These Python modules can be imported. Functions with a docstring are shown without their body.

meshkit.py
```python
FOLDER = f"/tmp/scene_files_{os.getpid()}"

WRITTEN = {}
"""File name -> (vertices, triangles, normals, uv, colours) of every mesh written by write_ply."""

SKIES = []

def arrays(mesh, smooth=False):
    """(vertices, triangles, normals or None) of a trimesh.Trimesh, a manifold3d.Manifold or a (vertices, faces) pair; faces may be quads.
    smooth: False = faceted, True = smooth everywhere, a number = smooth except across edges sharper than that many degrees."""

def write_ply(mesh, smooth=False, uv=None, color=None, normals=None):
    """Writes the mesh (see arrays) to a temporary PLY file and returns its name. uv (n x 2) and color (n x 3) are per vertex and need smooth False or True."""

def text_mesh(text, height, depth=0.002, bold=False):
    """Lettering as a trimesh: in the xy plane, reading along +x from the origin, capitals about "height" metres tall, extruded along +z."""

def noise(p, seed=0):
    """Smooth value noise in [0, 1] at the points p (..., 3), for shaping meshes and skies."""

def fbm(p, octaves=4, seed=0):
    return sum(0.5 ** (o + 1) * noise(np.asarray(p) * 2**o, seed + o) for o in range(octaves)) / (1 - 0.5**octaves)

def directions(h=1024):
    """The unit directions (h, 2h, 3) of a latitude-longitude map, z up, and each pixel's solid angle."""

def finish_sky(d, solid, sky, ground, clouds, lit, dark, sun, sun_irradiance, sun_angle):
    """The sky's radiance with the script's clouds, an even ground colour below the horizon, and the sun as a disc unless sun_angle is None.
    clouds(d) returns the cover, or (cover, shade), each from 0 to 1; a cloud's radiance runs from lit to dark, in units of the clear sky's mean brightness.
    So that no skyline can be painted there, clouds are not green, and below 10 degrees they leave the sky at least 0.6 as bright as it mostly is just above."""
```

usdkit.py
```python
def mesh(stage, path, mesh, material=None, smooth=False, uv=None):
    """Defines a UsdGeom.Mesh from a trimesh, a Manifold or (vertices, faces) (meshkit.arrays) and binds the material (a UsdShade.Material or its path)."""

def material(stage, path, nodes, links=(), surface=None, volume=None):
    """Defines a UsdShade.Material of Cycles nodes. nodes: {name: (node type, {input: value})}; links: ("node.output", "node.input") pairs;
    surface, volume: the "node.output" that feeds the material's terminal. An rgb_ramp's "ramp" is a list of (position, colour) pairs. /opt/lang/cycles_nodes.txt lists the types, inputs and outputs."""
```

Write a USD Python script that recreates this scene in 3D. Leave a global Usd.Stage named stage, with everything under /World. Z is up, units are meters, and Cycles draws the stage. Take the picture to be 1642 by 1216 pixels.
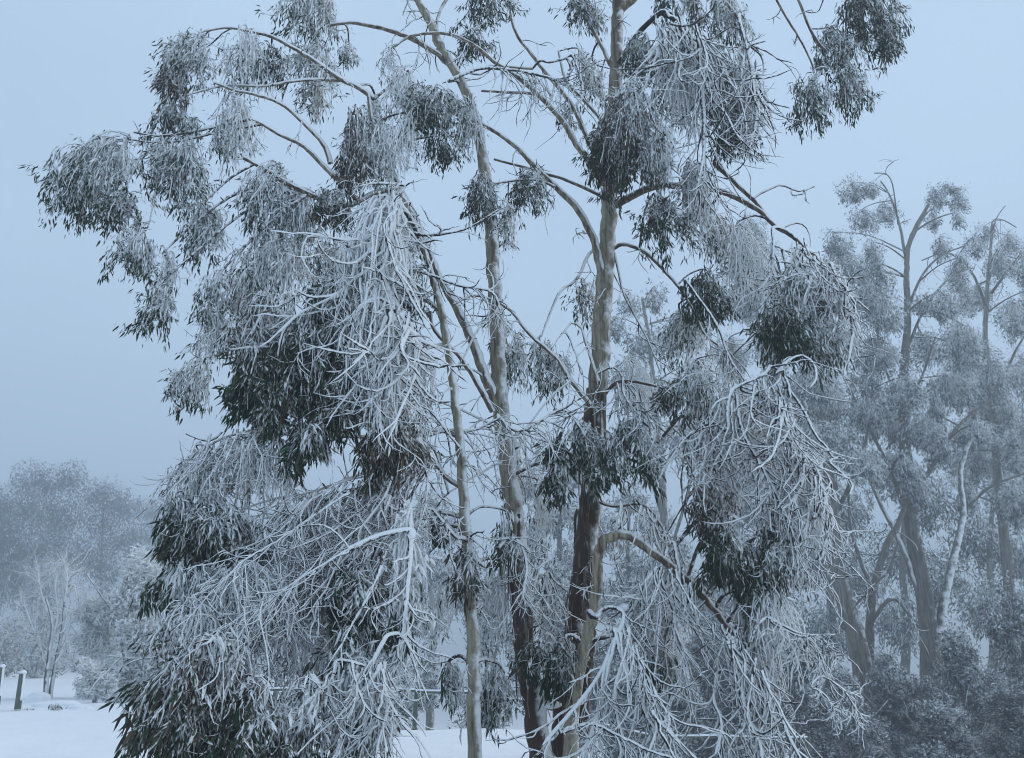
import math, numpy as np, trimesh, usdkit, meshkit
from pxr import Usd, UsdGeom, UsdLux, UsdShade, Gf, Sdf, Vt
stage = Usd.Stage.CreateInMemory()
UsdGeom.SetStageUpAxis(stage, 'Z')
UsdGeom.SetStageMetersPerUnit(stage, 1.0)
W = UsdGeom.Xform.Define(stage, '/World')
stage.SetDefaultPrim(W.GetPrim())
UsdGeom.Scope.Define(stage, '/World/Looks')

# ------------------------------------------------------------ camera, sky, sun, exposure
FPX, CX, CY, PITCH, EYE = 1300.0, 821.0, 608.0, math.radians(19.2), 1.6
EXPOSURE = 0.28
SUN_EL, SUN_ROT = math.radians(38), math.radians(70)
cam = UsdGeom.Camera.Define(stage, '/World/camera')
cam.CreateHorizontalApertureAttr(36.0); cam.CreateVerticalApertureAttr(36.0 * 758 / 1024)
cam.CreateFocalLengthAttr(36.0 * FPX / 1642); cam.CreateClippingRangeAttr(Gf.Vec2f(0.1, 3000))
cam.CreateExposureAttr(EXPOSURE)
xc = UsdGeom.Xformable(cam); xc.AddTranslateOp().Set(Gf.Vec3d(0, 0, EYE)); xc.AddRotateXOp().Set(90 + math.degrees(PITCH))
usdkit.material(stage, '/World/Looks/overcast_sky', {
    'tc': ('texture_coordinate', {}), 'map': ('mapping', {'scale': (1.2, 1.2, 2.2)}),
    'noise': ('noise_texture', {'scale': 1.3, 'detail': 3.0, 'roughness': 0.5}),
    'fac': ('map_range', {'from_min': 0.3, 'from_max': 0.7, 'to_min': 0.78, 'to_max': 0.97, 'clamp': True}),
    'sky': ('sky_texture', {'sky_type': 'single_scattering', 'sun_disc': False, 'sun_elevation': SUN_EL, 'sun_rotation': SUN_ROT}),
    'mix': ('mix', {'color2': (4.78, 6.38, 8.28)}), 'bg': ('background_shader', {'strength': 0.1})},
    [('tc.generated', 'map.vector'), ('map.vector', 'noise.vector'), ('noise.fac', 'fac.value'), ('fac.result', 'mix.fac'),
     ('sky.color', 'mix.color1'), ('mix.color', 'bg.color')], surface='bg.background')
dome = UsdLux.DomeLight.Define(stage, '/World/sky')
UsdShade.MaterialBindingAPI.Apply(dome.GetPrim()).Bind(UsdShade.Material.Get(stage, '/World/Looks/overcast_sky'))
dome.GetPrim().SetCustomDataByKey('kind', 'structure')
sun = UsdLux.DistantLight.Define(stage, '/World/sun')
sun.CreateIntensityAttr(0.38); sun.CreateAngleAttr(45.0); sun.CreateNormalizeAttr(True); sun.CreateColorAttr(Gf.Vec3f(1.0, 0.95, 0.86))
sdir = Gf.Vec3d(math.sin(SUN_ROT) * math.cos(SUN_EL), math.cos(SUN_ROT) * math.cos(SUN_EL), math.sin(SUN_EL))
UsdGeom.Xformable(sun).AddTransformOp().Set(Gf.Matrix4d().SetRotate(Gf.Rotation(Gf.Vec3d(0, 0, 1), sdir)))

# ------------------------------------------------------------ materials
def mat(name, nodes, links, surface='p.BSDF', volume=None):
    return usdkit.material(stage, '/World/Looks/' + name, nodes, links, surface=surface, volume=volume)
FROST = (0.86, 0.87, 0.87)
# rime: attribute frost.r = how much rime sits here, .g = how brown, .b = random tone of the piece
def rimed(name, dark, brown, lo=0.28, hi=0.72, rough=0.7, nscale=14.0, spec=0.25, bump=0.0, translucent=0.0, amp=0.38):
    n = {'at': ('attribute', {'attribute': 'frost'}), 'sep': ('separate_color', {'color_type': 'rgb'}),
         'geo': ('geometry', {}), 'noise': ('noise_texture', {'scale': nscale, 'detail': 3.0, 'roughness': 0.65}),
         'nn': ('map_range', {'from_min': 0.25, 'from_max': 0.75, 'to_min': -amp, 'to_max': amp}),
         'add': ('math', {'math_type': 'add'}),
         'fr': ('map_range', {'range_type': 'smoothstep', 'from_min': lo, 'from_max': hi, 'to_min': 0.0, 'to_max': 1.0, 'clamp': True}),
         'base': ('mix', {'color1': dark, 'color2': brown}),
         'tone': ('map_range', {'from_min': 0.0, 'from_max': 1.0, 'to_min': 0.55, 'to_max': 1.5}),
         'val': ('hsv', {}), 'col': ('mix', {'color2': FROST}),
         'p': ('principled_bsdf', {'roughness': rough, 'specular_ior_level': spec})}
    l = [('at.color', 'sep.color'), ('geo.position', 'noise.vector'), ('noise.fac', 'nn.value'), ('sep.r', 'add.value1'), ('nn.result', 'add.value2'),
         ('add.value', 'fr.value'), ('sep.g', 'base.fac'), ('sep.b', 'tone.value'), ('tone.result', 'val.value'), ('base.color', 'val.color'),
         ('val.color', 'col.color1'), ('fr.result', 'col.fac'), ('col.color', 'p.base_color')]
    if bump:
        n['nb'] = ('noise_texture', {'scale': 40.0, 'detail': 4.0, 'roughness': 0.7})
        n['mp'] = ('mapping', {'scale': (1, 1, 0.06)}); n['bp'] = ('bump', {'strength': bump, 'distance': 0.02})
        n['st'] = ('noise_texture', {'scale': 16.0, 'detail': 4.0, 'roughness': 0.65}); n['sr'] = ('map_range', {'from_min': 0.35, 'from_max': 0.68, 'to_min': -0.3, 'to_max': 0.85})
        n['sa'] = ('math', {'math_type': 'add', 'use_clamp': True})
        l.remove(('sep.g', 'base.fac'))
        l += [('mp.vector', 'st.vector'), ('st.fac', 'sr.value'), ('sr.result', 'sa.value1'), ('sep.g', 'sa.value2'), ('sa.value', 'base.fac')]
        l += [('geo.position', 'mp.vector'), ('mp.vector', 'nb.vector'), ('nb.fac', 'bp.height'), ('bp.normal', 'p.normal')]
    if translucent:
        n['tr'] = ('translucent_bsdf', {}); n['mc'] = ('mix_closure', {'fac': translucent})
        l += [('col.color', 'tr.color'), ('p.BSDF', 'mc.closure1'), ('tr.BSDF', 'mc.closure2')]
        return mat(name, n, l, surface='mc.closure')
    return mat(name, n, l)
M = {}
M['leaf'] = rimed('gum_leaf', (0.017, 0.046, 0.021), (0.085, 0.052, 0.034), 0.25, 0.80, 0.6, 22.0, 0.18, translucent=0.06)
M['twig'] = rimed('rimed_twig', (0.026, 0.026, 0.026), (0.075, 0.045, 0.045), 0.28, 0.62, 0.85, 18.0, 0.1)
M['bark'] = rimed('smooth_gum_bark', (0.34, 0.305, 0.225), (0.075, 0.046, 0.034), 0.45, 0.75, 0.8, 5.0, 0.2, bump=0.5, amp=0.2)
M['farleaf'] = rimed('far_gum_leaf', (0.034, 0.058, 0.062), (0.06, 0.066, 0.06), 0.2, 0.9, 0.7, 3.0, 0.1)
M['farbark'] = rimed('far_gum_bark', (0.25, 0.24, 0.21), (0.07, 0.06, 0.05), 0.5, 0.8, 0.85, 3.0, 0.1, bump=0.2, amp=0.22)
M['snow'] = mat('snow', {'geo': ('geometry', {}), 'n1': ('noise_texture', {'scale': 0.7, 'detail': 6.0, 'roughness': 0.6}), 'n2': ('noise_texture', {'scale': 9.0, 'detail': 5.0, 'roughness': 0.7}),
    'add': ('math', {'math_type': 'multiply_add', 'value2': 0.25}), 'b': ('bump', {'strength': 0.6, 'distance': 0.15}),
    'p': ('principled_bsdf', {'base_color': (0.86, 0.89, 0.93), 'roughness': 0.75, 'specular_ior_level': 0.2})},
    [('geo.position', 'n1.vector'), ('geo.position', 'n2.vector'), ('n2.fac', 'add.value1'), ('n1.fac', 'add.value3'), ('add.value', 'b.height'), ('b.normal', 'p.normal')])
M['wood'] = mat('weathered_wood', {'geo': ('geometry', {}), 'mp': ('mapping', {'scale': (14, 14, 1.5)}), 'n': ('noise_texture', {'scale': 3.0, 'detail': 4.0}),
    'r': ('rgb_ramp', {'ramp': [(0.3, (0.055, 0.07, 0.055)), (0.7, (0.14, 0.16, 0.12))]}), 'b': ('bump', {'strength': 0.4, 'distance': 0.01}), 'p': ('principled_bsdf', {'roughness': 0.9})},
    [('geo.position', 'mp.vector'), ('mp.vector', 'n.vector'), ('n.fac', 'r.fac'), ('r.color', 'p.base_color'), ('n.fac', 'b.height'), ('b.normal', 'p.normal')])
HAZE_DENSITY = 0.0048
M['haze'] = mat('pale_haze', {'v': ('principled_volume', {'color': (0.80, 0.90, 1.0), 'density': HAZE_DENSITY, 'anisotropy': 0.15})}, [], surface=None, volume='v.volume')

# ------------------------------------------------------------ prim helpers
used = {}
def numbered(parent, name):
    k = used.get((parent, name), 0); used[(parent, name)] = k + 1
    return name if k == 0 else '%s_%03d' % (name, k)
def tag(prim, label=None, cat=None, group=None, kind=None):
    for k, v in (('label', label), ('category', cat), ('group', group), ('kind', kind)):
        if v: prim.SetCustomDataByKey(k, v)
class Thing:
    def __init__(s, name, label, cat, loc, group=None, kind=None):
        s.path = '/World/' + numbered('/World', name); s.loc = np.asarray(loc, float)
        x = UsdGeom.Xform.Define(stage, s.path); x.AddTranslateOp().Set(Gf.Vec3d(*map(float, loc)))
        s.prim = x.GetPrim(); tag(s.prim, label, cat, group, kind)
ZERO = np.zeros(3)
def mesh(name, v, f, material, parent=None, normals=None, frost=None, label=None, cat=None, group=None, kind=None, owner=None):
    """parent: a Thing or the path of a part; owner gives the Thing whose origin the points are relative to"""
    base = parent.path if isinstance(parent, Thing) else (parent or '/World')
    org = parent.loc if isinstance(parent, Thing) else (owner.loc if owner else ZERO)
    path = base + '/' + numbered(base, name)
    m = UsdGeom.Mesh.Define(stage, path)
    m.CreatePointsAttr(Vt.Vec3fArray.FromNumpy((v - org).astype(np.float32)))
    m.CreateFaceVertexCountsAttr(Vt.IntArray.FromNumpy(np.full(len(f), f.shape[1], np.int32)))
    m.CreateFaceVertexIndicesAttr(Vt.IntArray.FromNumpy(f.astype(np.int32).ravel()))
    m.CreateSubdivisionSchemeAttr('none')
    if normals is not None:
        m.CreateNormalsAttr(Vt.Vec3fArray.FromNumpy(normals.astype(np.float32))); m.SetNormalsInterpolation('vertex')
    if frost is not None:
        UsdGeom.PrimvarsAPI(m).CreatePrimvar('frost', Sdf.ValueTypeNames.Color3fArray, 'vertex').Set(Vt.Vec3fArray.FromNumpy(frost.astype(np.float32)))
    UsdShade.MaterialBindingAPI.Apply(m.GetPrim()).Bind(M[material])
    tag(m.GetPrim(), label, cat, group, kind)
    return path
def tmesh(name, tm, material, parent=None, smooth=False, **kw):
    v, f, n = meshkit.arrays(tm, smooth)
    return mesh(name, v, f, material, parent, normals=n, **kw)

# ------------------------------------------------------------ geometry helpers
cP, sP = math.cos(PITCH), math.sin(PITCH)
def at(px, py, Y):
    """the point at ground distance Y (metres ahead) that the camera sees at photograph pixel (px, py)"""
    px, py, Y = np.broadcast_arrays(np.asarray(px, float), py, Y)
    dx, dy = (px - CX) / FPX, (CY - py) / FPX
    y = cP - sP * dy; z = sP + cP * dy
    t = Y / y
    return np.stack([dx * t, y * t, EYE + z * t], -1)
def mpp(py, Y):
    """metres per photograph pixel at that height and distance"""
    return Y / (cP - sP * (CY - py) / FPX) / FPX
WIND = np.array([0.62, -0.28, 0.73]); WIND /= np.linalg.norm(WIND)
def norm(a): return a / np.maximum(np.linalg.norm(a, axis=-1, keepdims=True), 1e-9)
def tubes(P, R, sides=5, frost=0.4, gain=0.5, brown=None, tone=None, cap=True):
    """P (n,k,3) polylines, R (n,k) radii -> vertices, quads, normals, frost"""
    n, k, _ = P.shape
    T = norm(np.gradient(P, axis=1))
    ref = np.where(np.abs(T[..., 1:2]) > 0.93, np.array([1.0, 0, 0]), np.array([0.12, 0.99, 0.05]))
    A = norm(np.cross(T, ref)); B = np.cross(T, A)
    th = np.arange(sides) * 2 * np.pi / sides
    N = A[:, :, None] * np.cos(th)[None, None, :, None] + B[:, :, None] * np.sin(th)[None, None, :, None]
    V = P[:, :, None] + N * R[:, :, None, None]
    fr = np.asarray(frost); fr = fr.reshape(fr.shape + (1,) * (3 - fr.ndim)) if fr.ndim else fr
    fv = np.clip(fr + gain * (N @ WIND), 0, 1.4)
    br = np.zeros((n, k)) if brown is None else np.broadcast_to(brown, (n, k))
    tn = np.full((n, 1), 0.5) if tone is None else np.asarray(tone).reshape(n, 1)
    F3 = np.stack([fv, np.broadcast_to(br[..., None], fv.shape), np.broadcast_to(tn[..., None], fv.shape)], -1)
    idx = np.arange(n * k * sides).reshape(n, k, sides)
    a = idx[:, :-1]; b = idx[:, 1:]
    Q = np.stack([a, np.roll(a, -1, 2), np.roll(b, -1, 2), b], -1).reshape(-1, 4)
    return V.reshape(-1, 3), Q, N.reshape(-1, 3), F3.reshape(-1, 3)
class Soup:
    def __init__(s): s.v, s.f, s.n, s.c, s.k = [], [], [], [], 0
    def add(s, v, f, n, c):
        s.v.append(v); s.f.append(f + s.k); s.n.append(n); s.c.append(c); s.k += len(v)
    def build(s, name, material, parent, **kw):
        return mesh(name, np.concatenate(s.v), np.concatenate(s.f), material, parent, np.concatenate(s.n), np.concatenate(s.c), **kw)
def spline(pts, k):
    """Catmull-Rom through pts (m, d) resampled to k points"""
    p = np.vstack([2 * pts[0] - pts[1], pts, 2 * pts[-1] - pts[-2]]); m = len(pts)
    u = np.linspace(0, m - 1 - 1e-6, k); i = u.astype(int); t = (u - i)[:, None]
    a, b, c, d = p[i], p[i + 1], p[i + 2], p[i + 3]
    return 0.5 * (2 * b + (c - a) * t + (2 * a - 5 * b + 4 * c - d) * t ** 2 + (3 * b - a - 3 * c + d) * t ** 3)
def grow(rng, S, D, L, droop, wiggle, k=7, curl=.22):
    """strands from S along D of length L that bend down under the rime"""
    n = len(S); P = np.empty((n, k, 3)); P[:, 0] = S; d = norm(D); ds = (L / (k - 1))[:, None]
    dr = np.broadcast_to(np.asarray(droop, float), (n,))[:, None] / (k - 1)
    cv = rng.normal(0, curl, (n, 3)) * 6 / (k - 1)
    for i in range(1, k):
        cv = cv + rng.normal(0, curl * .6, (n, 3)) * 6 / (k - 1); d = norm(d + np.array([0, 0, -1.0]) * dr + cv + rng.normal(0, wiggle, (n, 3)) * np.where(rng.random((n, 1)) < .18, 2.6, 1))
        P[:, i] = P[:, i - 1] + d * ds
    return P
def taper(P, r0, r1, rng=None, lump=0.0):
    n, k, _ = P.shape
    t = np.linspace(0, 1, k)[None]
    R = np.asarray(r0).reshape(-1, 1) * (1 - t) + np.asarray(r1).reshape(-1, 1) * t
    if rng is not None: R = R * (1 + lump * rng.uniform(-1, 1, (n, k)))
    R = R.copy(); R[:, -1] *= .3
    return R
def leaves(rng, S, D, L, Wd, frost, brown, edge=0.35):
    """sickle-shaped hanging gum leaves -> vertices (8 each), triangles, normals, frost"""
    n = len(S); D = norm(D)
    side = norm(np.cross(D, norm(rng.normal(0, 1, (n, 3)) + np.array([0, 0.6, 0])))); up = np.cross(side, D)
    L = L[:, None]; w = Wd[:, None] / 2
    curve = rng.uniform(-0.22, 0.22, (n, 1)) * L
    def pt(t, s, lift):
        return S + D * L * t + side * (w * s + curve * t * t) + up * (lift * w + curve * 0.4 * t * t)
    V = np.stack([pt(0, 0, 0), pt(.3, -1, .35), pt(.3, 0, -.15), pt(.3, 1, .35), pt(.68, -.72, .3), pt(.68, .72, .3), pt(1, 0, .1)], 1)
    F = np.array([[0, 2, 1], [0, 3, 2], [1, 2, 4], [2, 3, 5], [2, 5, 4], [4, 5, 6]])
    N = np.stack([up, norm(up + side * .5), up, norm(up - side * .5), norm(up + side * .5), norm(up - side * .5), up], 1)
    e = np.array([.1, .35, -.5, 1, .3, 1, .8]) * edge
    if n: e = np.where(rng.random((n, 1)) < .5, e[None], e[None][:, [0, 3, 2, 1, 5, 4, 6]])
    C = np.stack([np.clip(frost[:, None] + e, 0, 1.4), np.broadcast_to(brown[:, None], (n, 7)), np.broadcast_to(rng.random((n, 1)), (n, 7))], -1)
    FF = (F[None] + 7 * np.arange(n)[:, None, None]).reshape(-1, 3)
    return V.reshape(-1, 3), FF, N.reshape(-1, 3), C.reshape(-1, 3)

# ------------------------------------------------------------ the setting
def ground_z(x, y):
    x, y = np.asarray(x, float), np.asarray(y, float)
    p = np.stack([x * 0.16, y * 0.16, np.zeros_like(x + y)], -1)
    z = (meshkit.fbm(p, 3, 5) - 0.5) * 0.35
    q = np.stack([x * 0.9, y * 0.9, np.zeros_like(x + y)], -1)
    z += (meshkit.fbm(q, 3, 9) - 0.5) * 0.17
    az = x / np.maximum(y, 1.0)
    d = np.maximum(0, y - np.interp(az, [-.30, -.20, -.15, .035, .09, .5], [150, 40, 21, 20.5, 13.5, 12.5]))
    d = np.where(y > 1, d * d / (d + 1.5), 0)                   # beyond the trees the ground falls away into a gully
    return z * np.clip((y - 2) / 4, 0, 1) - 9.0 * (1 - np.exp(-.165 * d / 9.0))
def build_ground():
    nx, ny = 190, 200
    u = np.linspace(-1, 1, nx); v = np.linspace(0, 1, ny)
    xs = np.sign(u) * (26 * np.abs(u) + 274 * np.abs(u) ** 5)
    ys = -40 + 46 * np.clip(v / .12, 0, 1) + 34 * np.clip((v - .12) / .6, 0, 1) + 260 * np.clip((v - .72) / .28, 0, 1) ** 2
    X, Y = np.meshgrid(xs, ys)
    Z = ground_z(X, Y)
    V = np.stack([X, Y, Z], -1).reshape(-1, 3)
    i = np.arange(nx * ny).reshape(ny, nx)
    F = np.stack([i[:-1, :-1], i[:-1, 1:], i[1:, 1:], i[1:, :-1]], -1).reshape(-1, 4)
    dx = np.gradient(Z, axis=1) / np.gradient(X, axis=1); dy = np.gradient(Z, axis=0) / np.gradient(Y, axis=0)
    N = norm(np.stack([-dx, -dy, np.ones_like(Z)], -1)).reshape(-1, 3)
    mesh('ground', V, F, 'snow', normals=N, kind='structure')
build_ground()
hz = trimesh.creation.box((640, 420, 66)); hz.apply_translation((0, 120, 33 - 12.0))
mesh('haze', np.array(hz.vertices), np.array(hz.faces), 'haze', kind='stuff')

# ------------------------------------------------------------ the gum trees in front
class Gum(Thing):
    def __init__(s, label, loc, seed, group=None):
        super().__init__('gum_tree', label, 'tree', loc, group)
        s.rng = np.random.default_rng(seed); s.skel = []; s.skr = []; s.bigleaves = []
    def limb(s, pts, w0, w1, Y0, Y1, name='branch', material='bark', frost=0.25, brown=(0, 0), sides=9, tw=0.0, twlen=(.35, .9), label=None, bend=0.0, gain=.5, droop=2.0, twr=1.0):
        if name == 'branch' and material == 'bark': brown, gain, frost = [.4 + .55 * b for b in brown], .75, frost + .04
        rng = s.rng
        pts = np.asarray(pts, float); m = len(pts)
        seg = np.concatenate([[0], np.cumsum(np.linalg.norm(np.diff(pts, axis=0), axis=1))]); tt = seg / seg[-1]
        Y = Y0 + (Y1 - Y0) * tt + bend * np.sin(np.pi * tt)
        w = (w0 + (w1 - w0) * tt) * (.76 if name == 'branch' else 1)
        P = at(pts[:, 0], pts[:, 1], Y); rad = w / 2 * mpp(pts[:, 1], Y)
        k = max(8, int(seg[-1] / 11))
        C = spline(np.column_stack([P, rad]), k)
        C[1:, :3] += rng.normal(0, 1, (k - 1, 3)) * np.minimum(C[1:, 3:4] * .10, .012)
        R = C[:, 3] * (1 + rng.uniform(-.05, .05, k))
        C = np.vstack([C, C[-1:]]); C[-1, :3] += norm(C[-2, :3] - C[-3, :3]) * R[-1] * .35; R = np.append(R, R[-1] * .08); k += 1
        br = np.interp(np.linspace(0, 1, k), np.linspace(0, 1, len(brown)), brown)
        v, f, n, c = tubes(C[None, :, :3], R[None], sides, frost, gain, br[None], [rng.uniform(.35, .65)])
        path = mesh(name, v, f, material, s, n, c, label=label)
        s.skel.append(C[:, :3]); s.skr.append(R)
        if tw > 0: s.twigs(C[:, :3], R, tw, twlen, path, droop, frost=.5, r=twr)
        return path
    def twigs(s, C, R, tw, twlen, path, droop=1.5, frost=.42, r=1.0):
        """side twigs thick with rime, themselves branching, joined into one part"""
        rng = s.rng
        ln = np.linalg.norm(np.diff(C, axis=0), axis=1).sum(); n = max(2, int(ln * tw))
        i = rng.uniform(.12, 1, n) * (len(C) - 1.01); i0 = i.astype(int); t = (i - i0)[:, None]
        S = C[i0] * (1 - t) + C[i0 + 1] * t; T = norm(C[i0 + 1] - C[i0])
        D = T * rng.uniform(.2, .8, (n, 1)) + np.array([0, 0, -.22]) * min(droop, 2) + norm(rng.normal(0, 1, (n, 3)) * np.array([1, 1, .7])) * .8
        L = rng.uniform(*twlen, n)
        P = grow(rng, S, D, L, droop, .12, 9)
        so = Soup()
        so.add(*tubes(P, taper(P, rng.uniform(.010, .017, n) * r, rng.uniform(.006, .010, n) * r, rng, .18), 5, frost + rng.uniform(-.15, .15, n), .75, None, rng.random(n)))
        m = n * 3; j = rng.integers(0, n, m); q = rng.integers(2, 8, m)
        S2 = P[j, q]; D2 = norm(P[j, q] - P[j, q - 1]) + rng.normal(0, .6, (m, 3))
        P2 = grow(rng, S2, D2, L[j] * rng.uniform(.25, .7, m), droop, .16, 6, .3)
        so.add(*tubes(P2, taper(P2, rng.uniform(.007, .012, m) * r, rng.uniform(.005, .008, m) * r, rng, .2), 3, frost + .03 + rng.uniform(-.15, .15, m), .75, None, rng.random(m)))
        so.build('twigs', 'twig', path, owner=s, kind='stuff')
    def near(s, p):
        best = None
        for C, R in zip(s.skel, s.skr):
            d = np.linalg.norm(C - p, axis=1) + 0.6 * np.maximum(0, C[:, 2] - p[2])
            i = int(np.argmin(d))
            if best is None or d[i] < best[0]: best = (d[i], C[i], R[i])
        return best
    def clump(s, cx, cy, rx, ry, Y, leaf=1.0, frost=.35, brown=.2, strands=1.0, attach=None, leaflen=.112, lean=0.0, big=0, side=.5, thick=1.0, stem=True, gain=.7, spread=.9, tint=None):
        """a mop of hanging twigs and leaves under its own rime, filling about the ellipse given in photograph pixels"""
        rng = s.rng
        rx, ry = rx * 1.03, ry * 1.04; C = at(cx, cy, Y); u = float(mpp(cy, Y)); R = np.array([rx * u, min(rx, ry) * u * .85, ry * u])
        A = at(*attach, Y) if attach else C + np.array([rng.uniform(-.25, .25) * R[0], 0, R[2] * 1.0])
        area = math.pi * rx * ry
        ns = max(10, int(area / 330 * strands))
        nlob = int(np.clip(3 + area / 2200, 4, 10)); o = norm(rng.normal(0, 1, (nlob, 3))) * rng.uniform(.22, .5, (nlob, 1)); o[0] *= .3
        sc = rng.uniform(.5, .7, nlob); w_ = sc ** 2; lj = rng.choice(nlob, ns, p=w_ / w_.sum()); ol = o[lj]; sl = sc[lj]
        a = rng.uniform(0, 2 * np.pi, ns); ur = np.sqrt(rng.uniform(0.02, 1, ns)) * (1 + rng.normal(0, .07, ns))
        hx, hy = ur * np.cos(a), ur * np.sin(a)
        hz_ = np.sqrt(np.maximum(1 - np.minimum(ur, 1) ** 2, .03))
        ex, ey = ol[:, 0] + sl * hx, ol[:, 1] + sl * hy
        Pt = C + R * np.stack([ex * spread, ey * spread, ol[:, 2] + sl * hz_ * rng.uniform(.6, 1.0, ns)], -1)
        zlow = C[2] + R[2] * (ol[:, 2] - sl * hz_ ** .7 * rng.uniform(.2, 1.35, ns))
        Pe = np.stack([Pt[:, 0] + hx * R[0] * .10 + lean * (Pt[:, 2] - zlow) + rng.normal(0, .03, ns), Pt[:, 1] + hy * R[1] * .10 + rng.normal(0, .03, ns), zlow], -1)
        uu = rng.uniform(0, .85, (ns, 1)); S = A * (1 - uu) + Pt * uu + rng.normal(0, .06, (ns, 3)) * np.array([1, 1, .6]); S[:, 2] += .25 * uu[:, 0] * (1 - uu[:, 0]) * R[2]
        M1 = S * .45 + Pt * .55; M1[:, 2] = np.maximum(S[:, 2], Pt[:, 2]) + .04 + .12 * np.linalg.norm((Pt - S)[:, :2], axis=1)
        k = 9; t = np.linspace(0, 1, k)[None, :, None]
        P = ((1 - t) ** 3 * S[:, None] + 3 * (1 - t) ** 2 * t * M1[:, None] + 3 * (1 - t) * t * t * (Pt + (Pt - M1) * .25)[:, None] + t ** 3 * Pe[:, None])
        P[:, 1:] += np.cumsum(rng.normal(0, .016, (ns, k - 1, 3)), axis=1)
        ph = rng.uniform(0, 6.28, (ns, 1, 2)); P[:, :, :2] += (t * np.sin(ph + t * rng.uniform(2, 9, (ns, 1, 2))) * rng.uniform(0, .085, (ns, 1, 2)))
        so = Soup()
        fw = ((P[:, k // 2] - C) / np.maximum(R, .05)) @ WIND
        fr_s = np.clip(frost + .06 + .30 * fw + rng.normal(0, .12, ns), .02, 1.1)
        so.add(*tubes(P, taper(P, rng.uniform(.008, .014, ns) * thick, rng.uniform(.005, .009, ns) * thick, rng, .2), 3, fr_s, gain, np.full((ns, 1), min(1, brown * 1.5)), rng.random(ns)))
        m = int(ns * 1.6); j = rng.integers(0, ns, m); q = rng.integers(3, k - 1, m)
        P2 = grow(rng, P[j, q], norm(P[j, q] - P[j, q - 1]) + rng.normal(0, .75, (m, 3)), np.minimum(R[2], .5) * rng.uniform(.25, .8, m), 1.3, .22, 7, .35)
        so.add(*tubes(P2, taper(P2, rng.uniform(.006, .010, m) * thick, rng.uniform(.004, .007, m) * thick, rng, .2), 3, fr_s[j] + .08, gain, np.full((m, 1), min(1, brown * 1.5)), rng.random(m)))
        nl = int(area / 9.3 * leaf * (0.13 / leaflen) ** 1.2)
        path = None
        if nl > 5:
            allP = [P[:, 2:].reshape(-1, 3)]; allT = [norm(np.gradient(P, axis=1))[:, 2:].reshape(-1, 3)]
            allP.append(P2.reshape(-1, 3)); allT.append(norm(np.gradient(P2, axis=1)).reshape(-1, 3))
            allP = np.concatenate(allP); allT = np.concatenate(allT)
            i = rng.integers(0, len(allP), nl)
            B = allP[i] + rng.normal(0, .035, (nl, 3))
            D = allT[i] * .6 + np.array([0, 0, -.85]) + rng.normal(0, side * .52, (nl, 3))
            fl = np.clip(frost - .15 + .50 * (((B - C) / np.maximum(R, .05)) @ WIND) + .55 * (meshkit.noise(B * 4.5, 6) - .5) + rng.normal(0, .18, nl), -.2, 1.05)
            bl = np.clip(brown + rng.normal(0, .3, nl), 0, 1)
            LL = leaflen * rng.uniform(.5, 1.4, nl); LW = LL * rng.uniform(.15, .23, nl)
            cut = 0
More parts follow.
